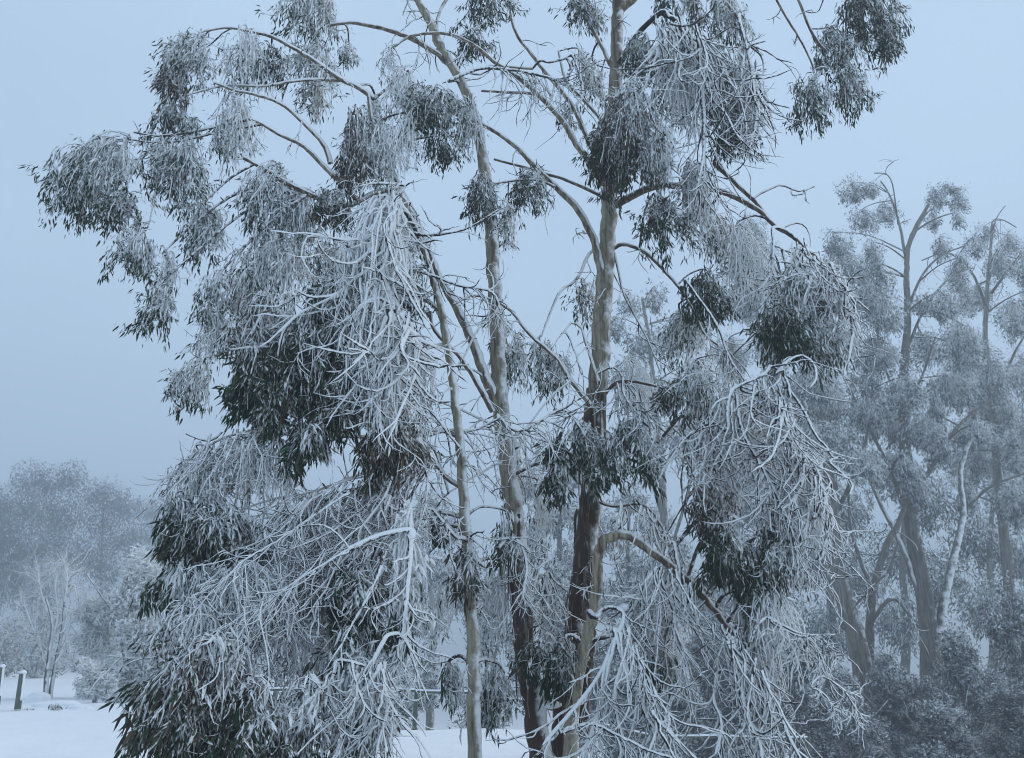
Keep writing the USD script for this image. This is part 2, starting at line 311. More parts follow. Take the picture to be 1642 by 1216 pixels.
            if big:
                front = np.argsort(B[:, 1])[:nl // 3]; pick = rng.choice(front, min(big, len(front)), replace=False)
                s.bigleaves.append((B[pick] + np.array([0, -.03, 0]), D[pick], LL[pick] * 1.1, LW[pick] * 1.15, fl[pick], bl[pick]))
                keep = np.ones(nl, bool); keep[pick] = False
                B, D, LL, LW, fl, bl = (q_[keep] for q_ in (B, D, LL, LW, fl, bl))
            v, f, n, c = leaves(rng, B, D, LL, LW, fl, bl)
            path = mesh('leaf_cluster', v, f, 'leaf', s, n, c, kind='stuff')
            so.build('twigs', 'twig', path, owner=s, kind='stuff')
            if big:
                bb = s.bigleaves[-1]
                for q_ in range(len(bb[0])):
                    v, f, n, c = leaves(rng, *(z[q_:q_ + 1] for z in bb))
                    mesh('leaf', v, f, 'leaf', path, n, c, owner=s)
        else:
            path = so.build('twig_spray', 'twig', s, kind='stuff')
        if stem:
            d, p0, r0 = s.near(A)
            if d > .05:
                mid = (p0 + A) / 2 + np.array([0, 0, .10 * d]) + rng.normal(0, .04, 3)
                Q = spline(np.array([p0, mid, A, A + np.array([rng.uniform(-.1, .1), 0, -.12])]), 14)
                v, f, n, c = tubes(Q[None], np.linspace(min(r0 * .6, .032), .013, 14)[None], 6, .35, .5, np.full((1, 14), .5), [rng.random()])
                mesh('branchlet', v, f, 'twig', path, n, c, owner=s)
        return path
    def fan(s, pts, d, n, ln, Y0, Y1, w=4.0, frost=.5, brown=.4, droop=.7, kids=3, curl=.12, spread=.2):
        """many slim rimed twigs streaming down from a branch side by side"""
        rng = s.rng; pts = np.asarray(pts, float); C = spline(pts, 40)
        i = rng.integers(0, 40, n); q = C[i] + rng.normal(0, 7, (n, 2)); Y = Y0 + (Y1 - Y0) * i / 39 + rng.normal(0, .16, n)
        S = at(q[:, 0], q[:, 1], Y); u = mpp(q[:, 1], Y)
        dd = np.asarray(d, float) / np.hypot(*d)
        D = np.stack([np.full(n, dd[0]), np.zeros(n), np.full(n, -dd[1])], -1) + rng.normal(0, spread, (n, 3))
        L = rng.uniform(*ln, n) * u
        P = grow(rng, S, D, L, droop, .11, 12, curl)
        so = Soup(); r0 = w * u * .5 * rng.uniform(.5, 1.15, n); R = taper(P, r0, r0 * .45, rng, .4)
        so.add(*tubes(P, R, 4, np.clip(frost + rng.normal(0, .14, n), .05, 1), .75, np.full((n, 1), brown), rng.random(n)))
        m = n * kids; j = rng.integers(0, n, m); k = rng.integers(2, 9, m)
        P2 = grow(rng, P[j, k], norm(P[j, k] - P[j, k - 1]) + np.array([0, 0, -.25]) + rng.normal(0, .32, (m, 3)), L[j] * rng.uniform(.2, .5, m), droop, .17, 7, .25)
        so.add(*tubes(P2, taper(P2, R[j, k] * .75, R[j, k] * .5, rng, .2), 3, np.clip(frost + .04 + rng.normal(0, .14, m), .05, 1), .75, np.full((m, 1), brown), rng.random(m)))
        return so.build('twig_spray', 'twig', s, kind='stuff')
    def antler(s, pts, w0, w1, Y0, Y1, kids=6, klen=(60, 150), frost=.54, droop=1.5, kidw=.62, kang=.42, gain=.75, levels=2, bend=0.0):
        """a bare branch wrapped in thick white rime with forking side shoots"""
        rng = s.rng
        pts = np.asarray(pts, float); seg = np.concatenate([[0], np.cumsum(np.linalg.norm(np.diff(pts, axis=0), axis=1))]); tt = seg / seg[-1]
        Y = Y0 + (Y1 - Y0) * tt + bend * np.sin(np.pi * tt); P = at(pts[:, 0], pts[:, 1], Y); w = (w0 + (w1 - w0) * tt) * .36 * mpp(pts[:, 1], Y)
        k = max(10, int(seg[-1] / 9)); C = spline(np.column_stack([P, w]), k)
        C[1:, :3] += np.cumsum(rng.normal(0, .0035, (k - 1, 3)), axis=0)
        so = Soup(); C[-1, 3] *= .3
        if s.skel:
            dd, p0, r0 = s.near(C[0, :3])
            if dd > .04:
                Q = spline(np.array([p0, (p0 + C[0, :3]) / 2 + np.array([0, 0, .1 * dd]) + rng.normal(0, .03, 3), C[0, :3], C[2, :3]]), 14); r1 = C[0, 3]
                so.add(*tubes(Q[None], np.linspace(max(r1 * .9, min(r0 * .6, r1 * 1.3)), r1 * .95, 14)[None], 7, frost, gain, np.full((1, 14), .2), [rng.random()]))
        so.add(*tubes(C[None, :, :3], C[None, :, 3] * (1 + rng.uniform(-.15, .15, (1, k))), 7, frost, gain, np.zeros((1, k)), [rng.random()]))
        s.skel.append(C[:, :3]); s.skr.append(C[:, 3])
        u = float(mpp(pts[:, 1].mean(), Y.mean()))
        par, parr = C[None, :, :3], C[None, :, 3]
        n = int(kids * 1.7)
        for lev in range(levels):
            np_, kk = par.shape[:2]
            j = rng.integers(0, np_, n); q = rng.integers(max(1, int(kk * .15)), kk - 1, n)
            S = par[j, q]; T = norm(par[j, q] - par[j, q - 1]); r0 = parr[j, q] * kidw
            D = T + np.array([0, 0, -.42]) * min(droop, 1.5) + rng.normal(0, kang, (n, 3))
            Lk = rng.uniform(*klen, n) * u * (.6 ** lev)
            Pk = grow(rng, S, D, Lk, droop, .13, 10, .24)
            Rk = taper(Pk, np.maximum(r0, .007), np.maximum(r0 * .45, .005), rng, .4)
            so.add(*tubes(Pk, Rk, 4, frost + rng.uniform(-.12, .12, n), gain, None, rng.random(n)))
            par, parr = Pk, Rk; n = int(n * 2.4)
        return so.build('rimed_branch', 'twig', s, kind='stuff')

exec_rng = np.random.default_rng(5)
# ---- the forked tree in the middle
bA = at(885, 1290, 12.0); bA[2] = 0
A = Gum('tall frosted gum tree with dark forked trunk and wide drooping crown', bA, 11)
A.limb([(868, 1300), (866, 1200), (855, 1120), (843, 1050), (837, 1000), (832, 900), (824, 820), (813, 740), (803, 650), (798, 560), (794, 470), (789, 400), (783, 330), (773, 250), (752, 160), (722, 100), (703, 70), (690, 38), (674, 8), (655, -25)],
       40, 11, 12.1, 11.7, 'trunk', brown=(1, 1, 1, .75, .25, .05, .15, .3, .1, 0, 0, .1, 0, 0, 0), sides=18, frost=.33, tw=1.8, label='left fork of the trunk, pale above a dark base')
A.limb([(900, 1300), (903, 1200), (912, 1120), (922, 1050), (932, 950), (943, 850), (950, 750), (956, 650), (962, 570), (968, 470), (974, 380), (979, 300), (984, 200), (988, 100), (990, 40), (992, -40)],
       46, 17, 12.3, 12.2, 'trunk', brown=(1, .9, .9, .95, 1, .9, .95, .9, .25, .05, 0, 0, .1, .2, .5, .6, .6), sides=18, frost=.31, tw=1.8, label='right fork of the trunk, brown stringy bark below smooth pale wood')
A.limb([(912, 1230), (918, 1140), (932, 1060), (945, 1010), (953, 975), (958, 930), (959, 895), (967, 870), (985, 860), (1010, 861), (1050, 888), (1090, 920), (1130, 958), (1165, 1003), (1195, 1035), (1216, 1078), (1235, 1130)],
       24, 7, 11.9, 10.6, 'stem', brown=(.1, 0, .1, .3, .6, .9, 1), frost=.3, tw=1.6, twlen=(.4, 1.0), sides=12)
A.limb([(938, 1180), (940, 1120), (944, 1060), (950, 1010)], 20, 14, 12.0, 12.2, 'stem', brown=(1, 1), frost=.15, sides=10, label='dark stub of a stem behind the pale one')
A.limb([(826, 720), (805, 672), (779, 606), (758, 548), (731, 492), (704, 442), (686, 400), (664, 345), (640, 300), (615, 250), (598, 200), (590, 150)], 26, 8, 12.0, 11.2, frost=.35, brown=(.1, .1, .1), tw=1.0)
# arching branches of the right fork, towards the upper left
A.limb([(971, 452), (960, 420), (955, 392), (946, 370), (925, 334), (891, 300), (857, 266), (823, 232), (786, 207), (750, 190), (715, 180)], 19, 6, 12.2, 11.6, frost=.3, tw=1.2)
A.limb([(891, 300), (862, 289), (830, 289), (796, 294), (765, 300)], 7, 4, 11.9, 11.6, frost=.5, tw=1)
A.limb([(978, 322), (945, 305), (900, 286), (871, 278), (850, 271), (792, 256)], 8, 5, 12.1, 12.3, frost=.3, brown=(.5, .5), tw=1)
A.limb([(979, 300), (948, 262), (929, 239), (902, 194), (868, 157), (833, 126), (793, 99), (762, 74), (724, 56), (690, 53), (655, 60), (628, 78)], 15, 5, 12.1, 11.5, frost=.32, tw=1.4)
A.limb([(868, 157), (850, 150), (815, 148), (772, 146)], 7, 5, 12.0, 11.9, frost=.35, brown=(.6, .4), tw=.8)
A.limb([(982, 292), (960, 255), (946, 232), (922, 177), (898, 143), (874, 116), (854, 89), (830, 58), (820, 27), (815, -10)], 13, 6, 12.3, 12.4, frost=.35, tw=1.2)
A.limb([(854, 110), (825, 108), (800, 106), (776, 108), (740, 118)], 7, 4, 12.0, 11.7, frost=.5, tw=1.0)
A.limb([(983, 225), (975, 205), (960, 188), (936, 160), (908, 130), (896, 82)], 9, 5, 12.2, 12.4, frost=.4, tw=1)
A.limb([(985, 115), (973, 92), (949, 44), (925, 7), (908, -20)], 10, 6, 12.2, 12.6, frost=.35, tw=.8)
A.limb([(722, 104), (694, 82), (660, 62), (635, 52), (600, 42), (562, 36), (530, 40)], 13, 7, 11.8, 11.3, frost=.4, tw=1.3)
A.limb([(600, 158), (575, 140), (549, 128), (506, 98), (465, 74), (432, 57), (398, 50), (364, 44), (330, 50)], 13, 5, 11.3, 10.8, frost=.55, tw=1.4)
A.limb([(549, 129), (510, 127), (465, 131), (420, 138), (357, 138), (300, 152)], 8, 4, 11.3, 10.9, frost=.65, tw=1.2)
A.limb([(530, 262), (519, 232), (479, 189), (448, 165), (411, 152), (378, 145), (344, 133)], 12, 5, 11.3, 10.9, frost=.55, tw=1.4)
A.limb([(545, 290), (529, 276), (489, 236), (448, 216), (421, 199), (395, 190)], 13, 6, 11.2, 10.9, frost=.45, tw=1.2)
A.limb([(558, 342), (516, 320), (472, 300), (428, 273), (391, 253)], 15, 9, 11.0, 10.8, frost=.38, brown=(.3, .6), tw=.4)
A.limb([(640, 300), (600, 310), (558, 330), (545, 320)], 12, 12, 11.3, 11.0, frost=.4)
A.limb([(615, 250), (580, 262), (545, 276)], 10, 11, 11.2, 11.2, frost=.4)
A.limb([(395, 192), (340, 205), (290, 214), (250, 218), (215, 212)], 7, 5, 10.9, 10.8, frost=.5, brown=(.9, 1), tw=.6)
A.limb([(421, 199), (350, 212), (290, 226), (240, 228), (200, 222)], 6, 4, 10.95, 10.8, frost=.5, brown=(.9, 1), tw=.4)
# branches of the right side
A.limb([(985, 330), (1040, 302), (1080, 297), (1114, 301), (1148, 305), (1183, 318), (1217, 337), (1244, 363), (1272, 380), (1299, 407), (1330, 440), (1352, 480)], 16, 7, 12.2, 10.9, frost=.36, brown=(.2, .5, .6, .3), tw=1.5, twlen=(.4, 1.0))
A.limb([(1145, 262), (1176, 291), (1210, 322), (1232, 350)], 9, 9, 11.8, 11.5, frost=.35, brown=(.5, .5))
A.limb([(1208, 318), (1225, 308), (1251, 297), (1268, 303), (1285, 307), (1306, 299)], 5, 3, 11.5, 11.5, frost=.55, brown=(.5, .5), tw=1.5, twlen=(.15, .35))
A.limb([(1255, 366), (1275, 358), (1290, 362), (1299, 378), (1300, 395)], 4, 3, 11.3, 11.2, frost=.6)
A.limb([(982, 400), (1000, 392), (1030, 402), (1052, 420), (1078, 448), (1104, 482), (1131, 537), (1160, 560), (1185, 600)], 9, 4, 12.2, 11.2, frost=.45, brown=(.6, .5), tw=1.5)
A.limb([(985, 405), (1000, 470), (1015, 500), (1040, 548), (1060, 600)], 6, 3, 12.2, 11.8, frost=.5, brown=(.5, .5), tw=1.4)
A.limb([(973, 385), (960, 396), (943, 410), (925, 448), (898, 468), (881, 506), (868, 540)], 8, 4, 12.3, 12.3, frost=.5, brown=(.6, .5), tw=1.2)
A.limb([(957, 662), (940, 640), (919, 615), (900, 585), (885, 567), (847, 533), (820, 499), (792, 482), (758, 474), (728, 488)], 12, 5, 12.1, 11.5, frost=.5, brown=(.3, .3), tw=1.0)
A.limb([(960, 612), (946, 570), (938, 545), (932, 526), (915, 518), (905, 535)], 9, 4, 12.1, 11.9, frost=.6, tw=1.0)
A.limb([(957, 650), (985, 616), (1015, 612), (1060, 622), (1090, 640)], 9, 4, 12.2, 11.4, frost=.3, brown=(.8, .8), tw=1.4)
A.limb([(955, 600), (985, 590), (1005, 615), (1030, 650), (1050, 690)], 6, 3, 12.1, 11.7, frost=.55, brown=(.6, .5), tw=1.6)
A.limb([(950, 760), (1000, 730), (1050, 712), (1080, 680), (1098, 668), (1118, 690)], 10, 5, 12.2, 11.2, frost=.35, brown=(.8, .8), tw=1.2)
A.limb([(947, 800), (985, 812), (1020, 808), (1045, 820), (1075, 870), (1085, 905)], 8, 4, 12.2, 11.5, frost=.5, brown=(.7, .7), tw=1.4)
A.limb([(1270, -20), (1285, 10), (1296, 40), (1309, 65), (1325, 82)], 7, 6, 11.6, 11.5, frost=.3, brown=(.5, .5), tw=.6)
A.limb([(1235, -20), (1255, 18), (1276, 52), (1292, 80), (1305, 110)], 6, 4, 11.6, 11.5, frost=.35, brown=(.5, .5), tw=1.2, twlen=(.15, .5))
A.limb([(990, 20), (1060, -40), (1140, -80), (1220, -70), (1290, -60), (1360, -45), (1400, -30)], 20, 9, 12.2, 11.5, frost=.3, tw=.3)
A.limb([(990, -20), (1040, -50), (1100, -40), (1150, -10), (1185, 30)], 14, 7, 12.2, 11.2, frost=.3)
A.limb([(740, 130), (700, 40), (740, -30), (780, -50)], 8, 6, 12.0, 12.0, frost=.3)
A.limb([(810, 700), (840, 690), (880, 640), (915, 610)], 5, 4, 11.8, 11.8, frost=.6, brown=(.5, .5), tw=1)
A.limb([(818, 735), (790, 748), (760, 765), (720, 790)], 6, 4, 11.9, 11.4, frost=.7, tw=1.2)
A.limb([(808, 690), (770, 672), (735, 655), (690, 640)], 6, 4, 11.9, 11.3, frost=.65, tw=1.2)

def snow_pad(T_, px, py, Y, rx, rz, seed):
    c = at(px, py, Y); u = float(mpp(py, Y)); sph = trimesh.creation.icosphere(3, 1.0); v = np.array(sph.vertices)
    v = v * (1 + .5 * (meshkit.fbm(v * 1.5 + seed, 3, seed)[:, None] - .5)) * np.array([rx * u, rx * u, rz * u]) + c
    tmesh('snow_pad', trimesh.Trimesh(v, sph.faces, process=False), 'snow', T_, smooth=True)
snow_pad(A, 926, 1122, 11.75, 13, 9, 1); snow_pad(A, 884, 1130, 11.95, 16, 7, 2); snow_pad(A, 1000, 974, 10.9, 9, 6, 3); snow_pad(A, 470, 300, 10.98, 7, 3, 4)
CL = A.clump
# upper left
CL(140, 300, 82, 84, 10.8, 1.25, .36, attach=(208, 218), spread=.95, brown=.1)
CL(185, 345, 42, 55, 10.7, 1.1, .30, .15)
CL(298, 108, 62, 60, 10.9, .8, .46, .35, 1.2, attach=(335, 50))
CL(272, 140, 36, 40, 10.8, 1.2, .25, .8)
CL(385, 108, 55, 62, 11.0, .45, .55, .1, 1.5, attach=(400, 48))
CL(492, 30, 72, 66, 11.3, .9, .42, .2, 1.2, attach=(500, -40))
CL(440, 112, 38, 50, 11.2, .9, .25, .3)
CL(505, 120, 50, 60, 11.5, .5, .45, .1, 1.3)
CL(290, 196, 62, 38, 10.9, .9, .42, .2, 1.1)
CL(255, 268, 36, 55, 10.8, .8, .42, .1, 1.2)
CL(298, 285, 52, 75, 10.9, .8, .36, .1, 1.3)
CL(370, 225, 48, 80, 11.0, .5, .5, .1, 1.5)
CL(318, 385, 40, 66, 10.9, .9, .33, .1, 1.1)
CL(212, 412, 44, 44, 10.7, 1.0, .40, .1, attach=(240, 355))
CL(252, 508, 33, 46, 10.7, 1.1, .36, .1, attach=(262, 450))
CL(265, 450, 22, 55, 10.8, .3, .5, .1, 1.6)
CL(335, 490, 32, 46, 10.8, .9, .38, .1, attach=(360, 430))
CL(300, 632, 40, 42, 10.6, 1.0, .40, .1, 1.2, attach=(340, 570))
CL(340, 560, 36, 62, 10.9, .3, .55, .1, 1.6)
CL(418, 330, 58, 62, 10.9, .7, .42, .15, 1.3, attach=(450, 262))
CL(470, 372, 60, 80, 11.1, .5, .45, .15, 1.5)
CL(425, 440, 80, 76, 11.0, .45, .48, .15, 1.5)
CL(565, 258, 42, 100, 10.8, 1.3, .22, .75, 1.0)
CL(535, 345, 46, 42, 10.7, 1.3, .22, .5)
CL(610, 270, 40, 80, 11.0, .4, .6, .1, 1.5)
CL(650, 165, 40, 60, 11.2, .3, .62, .1, 1.6)
CL(700, 196, 76, 66, 11.3, 1.3, .26, .2, 1.1, attach=(700, 140))
CL(705, 245, 40, 30, 11.3, 1.3, .16, .2)
CL(748, 220, 32, 70, 11.5, .4, .5, .1, 1.6)
CL(780, 6, 48, 52, 11.9, 1.2, .22, .2)
CL(755, 75, 32, 36, 11.9, 1.2, .22, .2)
CL(920, 24, 34, 46, 12.2, 1.3, .22, .15, attach=(935, -30))
CL(955, 45, 22, 40, 12.5, 1.0, .3, .15)
CL(930, 110, 14, 38, 12.3, .8, .5, .1, 1.3)
CL(950, 145, 28, 60, 12.7, .7, .42, .1, 1.2)
CL(910, 190, 22, 30, 12.4, .8, .4, .1)
CL(770, 330, 44, 58, 11.5, 1.2, .26, .2, 1.1)
CL(815, 378, 20, 60, 12.3, .5, .45, .1, 1.3)
CL(855, 322, 42, 46, 11.9, 1.2, .26, .15, attach=(868, 268))
CL(620, 120, 16, 50, 11.5, .5, .5, .1, 1.2)
CL(560, 95, 20, 30, 11.6, .8, .35, .1)
CL(650, 240, 26, 70, 11.0, .2, .65, .1, 1.6)
# twiggy filling farther back in the crown
for c in [(500, 175, 36, 50), (385, 490, 40, 60), (520, 430, 50, 50), (600, 200, 30, 50), (430, 560, 60, 60), (620, 380, 30, 60), (1150, 400, 50, 60), (1080, 180, 36, 80), (1095, 560, 50, 60), (1150, 740, 50, 50), (820, 780, 24, 70)]:
    CL(*c, 12.2 + A.rng.uniform(-.3, .4), .55, .42, .15, 1.3)
# upper right
CL(1030, 110, 46, 60, 11.4, 1.3, .24, .1, 1.0, big=6)
CL(1012, 235, 82, 105, 11.0, 1.5, .30, .62, 1.0, attach=(1020, 150), leaflen=.14, big=16)
CL(985, 265, 52, 75, 11.0, 1.4, .16, .35)
CL(1060, 265, 44, 70, 10.7, 1.0, .55, .2, 1.2, thick=1.2)
CL(1055, 365, 45, 60, 11.2, 1.3, .20, .15)
CL(1090, 20, 48, 46, 11.6, 1.4, .16, .3, attach=(1090, -50))
CL(1165, 40, 44, 60, 11.4, 1.0, .42, .15, 1.2)
CL(1152, 140, 36, 80, 11.5, 1.5, .12, .15)
CL(1175, 215, 52, 70, 11.3, 1.3, .22, .25, 1.0, big=5)
CL(1195, 170, 34, 90, 11.1, .3, .62, .1, 1.5, thick=1.2)
CL(1105, 160, 36, 120, 11.0, .15, .72, .05, 1.5, thick=1.5)
CL(1120, 340, 44, 90, 11.4, .5, .55, .1, 1.6, thick=1.1)
CL(1395, 40, 66, 66, 11.5, 1.5, .18, .15, attach=(1390, -50))
CL(1420, 75, 36, 40, 11.4, 1.2, .22, .15)
CL(1345, 90, 40, 60, 11.6, 1.2, .35, .1, 1.2)
CL(1372, 150, 42, 50, 11.5, 1.1, .38, .1)
CL(1308, 182, 38, 50, 11.4, 1.4, .22, .1, attach=(1320, 110))
CL(1130, 482, 46, 54, 11.7, 1.5, .12, .1)
CL(1200, 430, 54, 80, 11.5, .15, .6, .05, 1.5)
CL(1300, 500, 78, 70, 10.6, .8, .5, .15, 1.4, attach=(1340, 430), thick=1.3, big=6)
CL(1265, 545, 62, 55, 10.5, 1.6, .14, .1)
CL(1325, 560, 52, 58, 10.5, 1.0, .42, .15, 1.2, thick=1.3)
CL(1335, 500, 36, 80, 10.7, .3, .68, .05, 1.4, thick=1.4)
# middle and lower right
for c in [(902, 735, 22, 48, 11.5), (938, 715, 34, 38, 11.4), (982, 742, 36, 44, 11.2), (1030, 742, 30, 44, 11.3), (958, 768, 28, 34, 11.3), (1008, 700, 40, 26, 11.5)]:
    CL(*c, 1.2, .26, .1, 1.2, leaflen=.16, big=7)
CL(892, 790, 24, 42, 11.5, 1.3, .22, .1, leaflen=.15)
CL(868, 592, 32, 56, 12.2, .8, .38, .1, 1.2)
CL(896, 615, 22, 46, 12.1, .7, .42, .1, 1.2)
CL(935, 490, 18, 46, 12.6, 1.0, .25, .2)
CL(1075, 640, 34, 30, 11.4, 1.3, .2, .1)
CL(1125, 640, 46, 64, 11.3, .7, .42, .1, 1.5)
CL(1190, 700, 66, 76, 11.1, .3, .58, .1, 1.5, thick=1.2)
CL(1145, 825, 56, 56, 10.9, 1.0, .34, .8, 1.3)
for c in [(1148, 862, 28, 44, 10.8), (1172, 905, 36, 58, 10.6), (1208, 932, 38, 54, 10.7), (1240, 895, 34, 44, 10.6), (1212, 972, 22, 28, 10.7)]:
    CL(*c, 1.5, .14, .2, 1.1, leaflen=.14, big=4)
CL(1275, 845, 66, 84, 10.5, .6, .62, .2, 1.4, thick=1.4)
CL(1255, 920, 60, 50, 10.6, .8, .48, .4, 1.2, thick=1.1)
CL(1058, 1030, 40, 100, 11.3, .3, .6, .1, 1.1, attach=(1075, 915), thick=1.2)
CL(1062, 1080, 32, 44, 11.3, 1.1, .3, .1, .8, leaflen=.15, big=8)
CL(1215, 1080, 46, 90, 10.8, .3, .45, .5, 1.3)
CL(1240, 1030, 60, 80, 10.6, .1, .7, .1, 1.5, thick=1.1)
CL(870, 1060, 44, 30, 11.7, 1.1, .3, .3, 1, leaflen=.15, big=6)
CL(900, 1075, 34, 50, 11.6, 1.1, .25, .1, leaflen=.15)
CL(835, 600, 20, 70, 12.4, .5, .5, .1, 1.3)
CL(800, 560, 22, 80, 12.5, .8, .3, .2)
CL(868, 850, 30, 80, 12.4, .15, .55, .1, .7)
CL(1020, 640, 50, 70, 12.2, .15, .62, .1, 1.2)
# rimed antler branches
for pts, w0, w1, Y0, Y1, kids, kl, lev in [
    ([(1165, 690), (1172, 630), (1195, 615), (1225, 600), (1240, 588), (1262, 605), (1270, 640)], 9, 7, 10.4, 10.2, 7, (50, 130), 2),
    ([(1190, 625), (1230, 640), (1255, 680), (1285, 720), (1308, 760), (1322, 800), (1326, 850), (1318, 890)], 10, 7, 10.4, 10.1, 14, (45, 110), 2),
    ([(1245, 600), (1262, 580), (1285, 570), (1305, 582), (1308, 605), (1298, 622)], 7, 5, 10.2, 10.1, 2, (20, 40), 1),
    ([(1180, 625), (1190, 690), (1215, 740), (1240, 790), (1265, 850), (1275, 900)], 9, 6, 10.4, 10.2, 12, (60, 150), 2),
    ([(1262, 620), (1290, 660), (1310, 700), (1326, 715), (1340, 735), (1356, 732)], 7, 5, 10.3, 10.1, 3, (20, 45), 1),
    ([(1330, 740), (1350, 760), (1366, 775), (1362, 792)], 6, 5, 10.1, 10.0, 2, (15, 30), 1),
    ([(955, 990), (972, 975), (992, 978), (1000, 995), (985, 1030), (960, 1085), (930, 1130), (900, 1165), (870, 1200)], 11, 9, 10.9, 9.8, 8, (60, 160), 2),
    ([(985, 1010), (1000, 1060), (1025, 1110), (1040, 1150), (1065, 1185), (1085, 1230)], 12, 9, 10.6, 9.9, 14, (60, 170), 2),
    ([(985, 1030), (970, 1090), (962, 1140), (945, 1190), (930, 1230)], 10, 8, 10.5, 9.9, 12, (60, 160), 2),
    ([(1000, 1060), (985, 1110), (990, 1160), (1010, 1210)], 9, 7, 10.4, 9.9, 8, (50, 120), 2),
    ([(900, 1175), (950, 1160), (1000, 1180), (1040, 1200), (1090, 1216)], 8, 7, 10.0, 9.6, 10, (50, 120), 2),
    ([(1200, 1040), (1190, 1100), (1200, 1150), (1220, 1190), (1225, 1240)], 10, 8, 10.6, 10.0, 12, (60, 150), 2),
    ([(1216, 1078), (1245, 1130), (1265, 1180), (1290, 1230)], 9, 7, 10.6, 10.1, 10, (60, 140), 2),
    ([(1150, 1080), (1145, 1120), (1160, 1160), (1150, 1210)], 9, 7, 10.7, 10.2, 8, (60, 130), 2),
    ([(1230, 990), (1270, 1010), (1300, 1025), (1320, 1060), (1330, 1090), (1355, 1110), (1372, 1140)], 7, 5, 10.4, 10.2, 16, (30, 80), 2),
    ([(1240, 1000), (1280, 1020), (1310, 1020), (1335, 1045)], 6, 4, 10.4, 10.2, 12, (25, 60), 2),
    ([(1300, 1100), (1325, 1120), (1350, 1160)], 5, 4, 10.2, 10.1, 8, (25, 50), 2),
    ([(1100, 450), (1150, 520), (1175, 580), (1200, 620), (1210, 680)], 7, 5, 11.2, 10.8, 12, (60, 140), 2),
    ([(1060, 20), (1095, 40), (1120, 90), (1128, 160), (1130, 240), (1120, 300)], 11, 8, 10.9, 10.7, 14, (60, 160), 2),
    ([(1185, 30), (1200, 90), (1210, 160), (1212, 200), (1200, 240)], 8, 6, 10.9, 10.7, 8, (35, 80), 2),
    ([(1205, 75), (1222, 90), (1226, 115), (1215, 132)], 6, 5, 10.9, 10.8, 1, (15, 30), 1),
    ([(1285, 400), (1320, 430), (1350, 470), (1365, 520), (1358, 580)], 9, 7, 10.6, 10.3, 10, (40, 90), 2),
    ([(1240, 365), (1240, 430), (1255, 500)], 8, 5, 10.9, 10.6, 8, (60, 150), 2),
    ([(1080, 870), (1090, 930), (1080, 990), (1095, 1050), (1085, 1110)], 8, 6, 11.0, 10.6, 10, (50, 130), 2),
    ([(680, 700), (720, 690), (760, 690), (800, 672), (815, 690)], 7, 6, 11.0, 11.0, 12, (50, 120), 2),
    ([(800, 668), (830, 690), (870, 672), (905, 655), (940, 700)], 8, 6, 11.3, 11.2, 12, (50, 120), 2),
    ([(735, 590), (760, 540), (785, 500), (792, 450), (780, 430)], 5, 4, 11.5, 11.6, 3, (40, 80), 1),
    ([(880, 100), (905, 95), (918, 90), (930, 120), (935, 155), (920, 170)], 6, 6, 11.8, 11.7, 3, (30, 70), 1),
    ([(720, 130), (770, 110), (820, 112), (860, 120), (905, 130)], 8, 6, 11.6, 11.5, 14, (50, 120), 2),
    ([(800, 880), (815, 860), (835, 870), (845, 910), (838, 960)], 8, 6, 11.2, 11.0, 12, (50, 120), 2),
]:
    A.antler(pts, w0, w1, Y0, Y1, kids, kl, levels=lev)

def strips(T_, spots, Y):
    for x, y, l, w, b in spots:
        r = T_.rng; dx = r.uniform(-14, 14)
        T_.limb([(x, y), (x + dx * .5, y + l * .3), (x + dx + r.uniform(-6, 6), y + l * .7), (x + dx * .6, y + l)], w, w * .35, Y, Y - .12, 'bark_strip', frost=.12, brown=(b, b), sides=5)
rs = np.random.default_rng(77)
strips(A, [(float(np.interp(y, [560, 1100], [962, 918])) + rs.uniform(-18, 14), y, rs.uniform(50, 150), rs.uniform(3, 7), rs.uniform(.5, 1)) for y in rs.uniform(570, 1020, 26)], 12.05)
strips(A, [(float(np.interp(y, [740, 1100], [815, 850])) + rs.uniform(-10, 12), y, rs.uniform(40, 120), rs.uniform(3, 6), rs.uniform(.3, 1)) for y in rs.uniform(780, 1060, 12)], 11.85)
for p, d, n, ln, a, b, w, f in [
    ([(1215, 600), (1265, 660), (1310, 770)], (.02, 1), 66, (60, 160), 10.3, 10.1, 4.5, .58), ([(1160, 640), (1240, 690), (1290, 760)], (0, 1), 40, (70, 180), 10.6, 10.3, 4.5, .56),
    ([(1140, 1000), (1190, 1040), (1235, 1120)], (.15, 1), 34, (60, 190), 10.5, 10.2, 4.5, .56), ([(992, 1000), (1030, 1080), (1060, 1170)], (.25, 1), 30, (70, 160), 10.2, 9.8, 5, .56),
    ([(1030, 935), (1065, 915), (1105, 930)], (-.1, 1), 40, (90, 190), 10.9, 10.8, 4.5, .56), ([(1055, 40), (1090, 35), (1130, 70)], (.08, 1), 46, (120, 290), 10.8, 10.7, 5, .62),
    ([(1185, 50), (1200, 90), (1206, 150)], (-.05, 1), 26, (60, 160), 10.9, 10.8, 4.5, .58), ([(1270, 390), (1325, 430), (1355, 480)], (.0, 1), 50, (50, 130), 10.5, 10.3, 5, .6),
    ([(1100, 700), (1140, 690), (1170, 720)], (-.1, 1), 46, (60, 170), 11.0, 10.9, 4, .54), ([(1000, 612), (1030, 650), (1060, 690)], (.1, 1), 40, (40, 110), 11.6, 11.4, 3.5, .52),
    ([(990, 810), (1040, 820), (1080, 870)], (.05, 1), 24, (60, 140), 11.5, 11.3, 4, .5), ([(860, 900), (880, 930), (905, 960)], (-.1, 1), 30, (60, 150), 12.4, 12.3, 4, .52)]:
    A.fan(p, d, n, ln, a, b, w, f, brown=.25)
